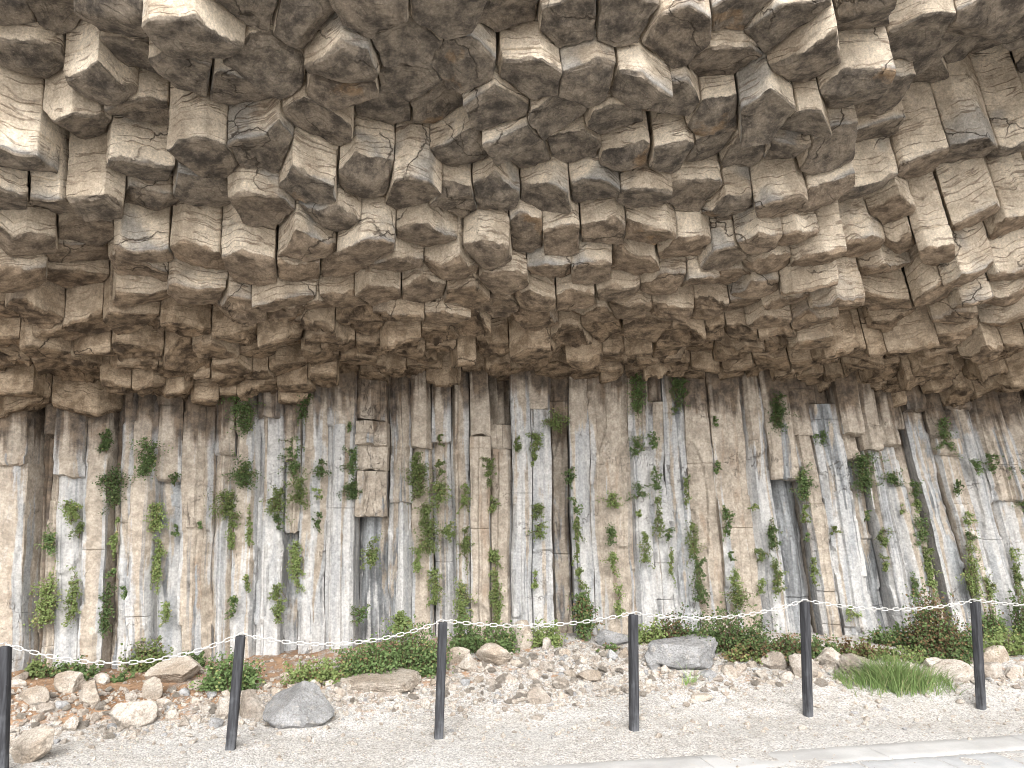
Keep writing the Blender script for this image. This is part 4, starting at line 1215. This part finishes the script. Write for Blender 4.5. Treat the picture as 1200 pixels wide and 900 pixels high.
BUSHES = [
 (47,782,28,20,0,'low dark green bush at the foot of the dark cleft beside the leftmost pillar'),
 (84,782,46,22,.05,'spreading green bush low against the left wall above the brown soil'),
 (140,790,18,14,0,'small grey-green sprig at the wall foot above the lumpy boulder'),
 (172,757,36,36,.03,'bright leafy bush on the wall foot left of the tilted slab'),
 (224,771,30,20,0,'thin green bush at the upper end of the tilted slab'),
 (270,788,54,36,0,'dark green bush behind the leaning second post'),
 (370,784,52,24,.03,'low green mat at the wall foot behind the grey pyramid boulder'),
 (428,771,48,40,.05,'leafy green bush above the left end of the long ledge'),
 (482,762,60,52,.03,'biggest green bush, thick, just left of the third post'),
 (473,730,26,18,0,'bright rounded sprig on top of the biggest green bush'),
 (545,742,26,44,.02,'upright green bush right behind the third post'),
 (581,747,36,36,0,'dense green bush left of the balanced boulder'),
 (640,742,32,28,0,'green bush right of the balanced boulder'),
 (682,722,22,46,.25,'reddish green bush in the cleft left of the fourth post'),
 (712,757,18,10,.1,'small green sprig on the rubble left of the fourth post'),
 (762,738,28,30,0,'dark green bush just right of the fourth post'),
 (792,734,26,38,.35,'brownish green bush between two dark bushes right of the fourth post'),
 (850,740,70,44,.04,'wide dense green bush behind the end of the large flat slab'),
 (876,764,46,18,.45,'low yellow-brown leafy mat below the wide dense bush'),
 (920,757,58,34,.30,'mixed green and brown bush just left of the fifth post'),
 (962,757,38,24,.1,'green leafy mat right of the fifth post'),
 (1003,758,44,24,.65,'dead brown bush between the fifth post and the grass tuft'),
 (1046,742,40,24,.05,'green bush rising behind the grass tuft'),
 (1092,730,50,72,.38,'tall brown and green bush climbing the wall behind the grass tuft'),
 (1055,764,50,18,.1,'low green mat just behind the grass tuft'),
 (1112,767,44,18,.15,'low green bush left of the sixth post'),
 (1132,755,28,30,.1,'dark green bush behind the sixth post'),
 (1178,752,56,30,.0,'wide green bush right of the sixth post'),
 (1166,726,22,44,.05,'tall yellow-green climbing bush on the wall right of the sixth post'),
 (1197,720,12,60,0,'climbing green strand at the far right edge of the wall'),
]
for k, (px, py, w, h, br, lab) in enumerate(BUSHES):
    rs_ = np.random.default_rng(7000 + k)
    P = on_wall(px, py)
    if py + h / 2 > 745:
        G = hit_ground(px, min(py + h * .5, 835)); y = min(G[1], P[1] - .06)
        G = np.array([G[0] * y / G[1], y, float(ground_z(G[0] * y / G[1], y)) - .02]); P = G
        hang_ = False
    else:
        P = P - np.array([0, .06, 0]); hang_ = True
    dep = (P - CAM) @ FWD; W, H = w / FPX * dep * 1.1, h / FPX * dep * 1.12
    o = plant('bush', P, W, H, rs_, .026, int(w * h * 1.5 + 60), M_LEAFY if (k * 5) % 3 == 0 else M_LEAF, hang_, depth=min(.45, max(.15, W * .5)), parts=True, brown=br)
    tag(o, lab, 'bush', 'bushes along the foot of the wall')

def grass(px, py, w, h, num, seed, name, lab, spread=1.0):
    rs_ = np.random.default_rng(seed)
    G = hit_ground(px, py + h * .40); dep = (G - CAM) @ FWD
    W, H = w / FPX * dep, h / FPX * dep
    VV = []; QQ = []; RR = []; n = 0
    for b in range(num):
        u = rs_.normal(0, .24); u = max(-.5, min(.5, u))
        x, y = u * W, rs_.normal(0, .13) * W * .6
        L = H * (1.0 - 1.1 * abs(u)) * rs_.uniform(.5, 1.35); L = max(L, .04)
        a = rs_.normal(0, .6) + u * .8; bend = rs_.uniform(.2, 1.3)
        t = np.linspace(0, 1, 6)
        dirx = math.sin(a); diry = rs_.normal(0, .4)
        cx = x + dirx * L * (t * .5 + bend * .5 * t * t); cy = y + diry * L * .5 * t * (1 + bend * t); cz = L * (t - .35 * bend * t * t)
        wd = .0035 * (1 - t) ** .7 + .0004
        ang = rs_.uniform(0, 3.14); ox, oy = math.cos(ang), math.sin(ang)
        V = np.concatenate([np.stack([cx - ox * wd, cy - oy * wd, cz], 1), np.stack([cx + ox * wd, cy + oy * wd, cz], 1)])
        gz = float(0)
        k_ = np.arange(5); QQ.append(np.stack([k_, k_ + 1, k_ + 7, k_ + 6], 1) + n); n += 12
        VV.append(V); RR.append(np.full(12, rs_.random()))
    V = np.concatenate(VV); base = G
    V[:, 2] += np.repeat(ground_z(np.array([v[0, 0] for v in VV]) + G[0], np.array([v[0, 1] for v in VV]) + G[1]), 12) - G[2] - .008
    o = link(name, make_mesh(name, V, [np.concatenate(QQ)], M_GRASS, dict(rnd=np.concatenate(RR))), loc=G)
    tag(o, lab, 'grass tuft')
grass(1050, 789, 124, 37, 1500, 31, 'grass_tuft', 'large bright green tuft of long grass left of the sixth post')
grass(808, 793, 20, 26, 40, 32, 'grass_tuft', 'small thin grassy weed before the large flat grey slab')
grass(988, 793, 26, 16, 60, 33, 'grass_tuft', 'short dry grass sprig between the fifth post and the large grass tuft')
# ------------------------------------------------------------------ kerb strip and paving at the near edge
def on_flat(px, py, z=0.0):
    d = ray(px, py); return (CAM + d * ((z - CAMH) / d[2]))[:2]
A0, A1 = on_flat(640, 899), on_flat(1200, 862)
ld = (A1 - A0) / np.linalg.norm(A1 - A0); nd = np.array([ld[1], -ld[0]])       # nd points towards the viewer
def strip(name, s0, s1, n0, n1, z, mat, seed, bev=.006, wob=.012):
    ns = max(4, int((s1 - s0) / .05)); nn = max(3, int((n1 - n0) / .05))
    s = np.concatenate([[s0, s0], np.linspace(s0 + bev, s1 - bev, ns), [s1, s1]]); t = np.concatenate([[n0, n0], np.linspace(n0 + bev, n1 - bev, nn), [n1, n1]])
    S, T = np.meshgrid(s, t, indexing='ij')
    Z = np.full(S.shape, z); Z[[1, -2], :] -= bev * .6; Z[:, [1, -2]] -= bev * .6; Z[[0, -1], :] = -.08; Z[:, [0, -1]] = -.08
    p = np.stack([S.ravel() * 8, T.ravel() * 8, np.full(S.size, seed * 5.0)], 1)
    e = fbm(p, 3, 91).reshape(S.shape)
    T = T + e * wob; Z[1:-1, 1:-1] += e[1:-1, 1:-1] * .002
    X = A0[0] + ld[0] * S + nd[0] * T; Y = A0[1] + ld[1] * S + nd[1] * T
    V, F = grid_sheet(np.stack([X, Y, Z], -1))
    return V, F, mat
B0 = on_flat(920, 899); kw = float((B0 - A0) @ nd)
s = -6.0; k = 0
rk = np.random.default_rng(44)
edges = [-6.2, -5.0, -3.8, -2.6, -1.4, -.2, 1.05, 2.3, 3.5, 4.7, 5.9, 7.1, 8.3]
def merge(name, pieces, mats):
    n = 0; VV = []; FF = []; MI = []
    for V, F, m in pieces: VV.append(V); FF.append(F + n); n += len(V); MI.append(np.full(len(F), mats.index(m)))
    structure(link(name, make_mesh(name, np.concatenate(VV), [np.concatenate(FF)], mats, mat_idx=np.concatenate(MI))))
pcs = []
for a, b in zip(edges[:-1], edges[1:]):
    pcs.append(strip('kerb', a, b - .006, 0, kw, .010 + rk.uniform(-.002, .002), M_KERB, k)); k += 1
merge('kerb', pcs, [M_KERB])
pcs = []
for row in range(5):
    q = -6.0 + rk.uniform(0, .5)
    while q < 8:
        L = rk.uniform(.45, .62); n0 = kw + .018 + row * .40
        pcs.append(strip('pavement', q, q + L - .016, n0, n0 + .384, .007 + rk.uniform(-.003, .003), M_PAVER if rk.random() < .6 else M_KERB, k)); k += 1
        q += L
merge('pavement', pcs, [M_PAVER, M_KERB])
# ------------------------------------------------------------------ descriptions
bpy.context.view_layer.update()
dg = bpy.context.evaluated_depsgraph_get()
seen = {}
for iy in range(0, 225):
    for ix in range(0, 300):
        px, py = ix * 4 + 2, iy * 4 + 2
        d = ray(px, py); d = d / np.linalg.norm(d)
        hit, loc, nor, fi, ob, mx = scene.ray_cast(dg, Vector(CAM), Vector(d))
        if hit:
            s_ = seen.setdefault(ob.name, [0, 0.0, 0.0]); s_[0] += 1; s_[1] += px; s_[2] += py
def centre_seen(o, least=2):
    s_ = seen.get(o.name)
    return (s_[1] / s_[0], s_[2] / s_[0]) if s_ and s_[0] >= least else None
PX = [6, 282, 519, 742, 943, 1143]
def slot(px):
    best = None
    for k in range(6):
        step_ = (PX[min(k + 1, 5)] - PX[max(k - 1, 0)]) / (2 if 0 < k < 5 else 1) / 3
        for m, wd in ((-1, 'just left of'), (0, 'straight above'), (1, 'just right of')):
            c = PX[k] + m * step_
            if best is None or abs(px - c) < best[0]: best = (abs(px - c), (k, m), wd, ORD[k])
    return best[1], best[2], best[3]
def down(k): return 'topmost' if k == 0 else ordinal(k) + ' down'

rows = {}
for o, d in hang:
    c = centre_seen(o)
    if c is None:
        tag(o, 'basalt column mostly hidden behind its neighbours in the overhang', 'basalt column', 'hidden columns of the overhang'); continue
    rows.setdefault(slot(c[0])[0], []).append((c[1], o, d, c))
for key, lst in rows.items():
    lst.sort(key=lambda r: r[0])
    for k, (y, o, d, c) in enumerate(lst):
        _, wd, post = slot(c[0])
        if d['stub']:
            look = 'flat brown broken column stub' if d['brown'] > .55 else 'pale brown broken column stub'
            tag(o, f'{look}, {down(k)} in the overhang {wd} the {post} post', 'broken column', 'broken column stubs in the recess above the wall')
        else:
            size = 'big ' if d['R0'] > .205 else 'small ' if d['R0'] < .15 else ''
            end = 'dark-ended' if d['dark'] > .62 else 'brown-ended' if d['dark'] > .3 else 'tan-ended'
            tag(o, f'{size}{end} basalt column, {down(k)} in the overhang {wd} the {post} post', 'basalt column', 'hexagonal basalt columns hanging from the overhang')

vis = [(o, d) for o, d in standing if centre_seen(o, 3)]
for o, d in standing:
    if (o, d) in vis: continue
    tag(o, 'tan standing column of the wall just past the edge of the view', 'wall column', 'wall columns past the edge of the view')
vis.sort(key=lambda r: r[1]['pa'])
for k, (o, d) in enumerate(vis):
    tone = 'dark stained' if d['d'] > .4 else 'blue-grey' if d['g'] > .45 else 'white streaked' if d['w'] > .42 else 'pale grey' if d['w'] > .28 else 'tan'
    pos_ = 'recessed ' if d['fwd'] < -.1 else 'projecting ' if d['fwd'] > .09 else ''
    brk_ = ' under a jutting block' if d['brk'] and d['brk'][0][1] > .1 else ''
    tag(o, f'{pos_}{tone} standing column{brk_}, {ordinal(k)} from left in the wall', 'wall column', 'standing basalt columns of the wall')
edges_ = [(d['pa'], d['pb']) for o, d in vis]
byc = {}
for o, px, py, w_, h_, fresh in tufts:
    k = min(range(len(edges_)), key=lambda i: abs((edges_[i][0] + edges_[i][1]) / 2 - (px + (602 - py) * .0)))
    byc.setdefault(k, []).append((py, o, w_, h_, fresh))
for k, lst in byc.items():
    lst.sort(key=lambda r: r[0])
    for j_, (py, o, w_, h_, fresh) in enumerate(lst):
        a = 'only one' if len(lst) == 1 else ('topmost' if j_ == 0 else 'lowest' if j_ == len(lst) - 1 else ordinal(j_) + ' down')
        form = 'long trailing' if h_ > 2.2 * w_ else 'bushy' if w_ * h_ > 750 else 'small'
        tag(o, f'{form} {"fresh" if fresh else "dark"} green plant, {a} on the {ordinal(k)} wall column from left', 'wall plant', 'plants growing from the clefts of the wall')

rows = {}
for o in rocks_big[:len(MEDPX)]:
    c = centre_seen(o, 1)
    if c is None: c = tuple(float(q) for q in project(np.array(o.location))[:2])
    rows.setdefault(slot(c[0])[0], []).append((c[0], o))
for key, lst in rows.items():
    lst.sort(key=lambda r: r[0])
    for k, (x, o) in enumerate(lst):
        _, wd, post = slot(x)
        wd = 'behind' if wd == 'straight above' else wd
        mt = {'tan_boulder_stone': 'tan', 'pale_rubble_stone': 'pale', 'grey_boulder_stone': 'grey'}[o.data.materials[0].name]
        tag(o, f'{mt} fist-sized stone, {ordinal(k)} from left in the rubble {wd} the {post} post', 'stone', 'loose stones in the rubble')
for o in rocks_big[len(MEDPX):]:
    tag(o, 'small pale broken stone lying loose in the rubble between fence and wall', 'stone', 'small broken stones in the rubble')
# ------------------------------------------------------------------ light, sky, camera
SUN_EL, SUN_AZ = R(42), R(-12)        # behind the viewer, a little to the left
w = bpy.data.worlds.new('World'); scene.world = w; w.use_nodes = True
nt = w.node_tree; nt.nodes.clear()
sky = nt.nodes.new('ShaderNodeTexSky'); sky.sky_type = 'NISHITA'; sky.sun_disc = False
sky.sun_elevation = SUN_EL; sky.sun_rotation = R(180) - SUN_AZ * -1
sky.air_density = 1.0; sky.dust_density = 4.0; sky.ozone_density = 0.6
hs = nt.nodes.new('ShaderNodeHueSaturation'); hs.inputs['Saturation'].default_value = 0.22
bg = nt.nodes.new('ShaderNodeBackground'); bg.inputs[1].default_value = 0.15
wo = nt.nodes.new('ShaderNodeOutputWorld')
nt.links.new(sky.outputs[0], hs.inputs['Color']); nt.links.new(hs.outputs[0], bg.inputs[0]); nt.links.new(bg.outputs[0], wo.inputs[0])
sl = bpy.data.lights.new('sun', 'SUN'); sl.energy = 1.25; sl.angle = R(26); sl.color = (1.0, 0.965, 0.92)
so = bpy.data.objects.new('sun', sl); COL.objects.link(so)
dirn = Vector((math.sin(SUN_AZ) * math.cos(SUN_EL), -math.cos(SUN_AZ) * math.cos(SUN_EL), math.sin(SUN_EL)))
so.rotation_euler = dirn.to_track_quat('Z', 'Y').to_euler(); so.location = dirn * 30
cd = bpy.data.cameras.new('camera'); co = bpy.data.objects.new('camera', cd); COL.objects.link(co)
cd.sensor_width = 36; cd.lens = 36 * FPX / 1200; cd.clip_end = 2000; cd.clip_start = 0.05
co.location = CAM; co.rotation_euler = (R(90) + TILT, 0, 0)
scene.camera = co
vs = scene.view_settings
scene.display_settings.display_device = 'sRGB'
vs.view_transform = 'Standard'; vs.look = 'None'; vs.gamma = 1; vs.exposure = 1.32; vs.use_curve_mapping = False
scene.cycles.use_denoising = True
scene.cycles.max_bounces = 6; scene.cycles.diffuse_bounces = 4; scene.cycles.filter_width = 1.0
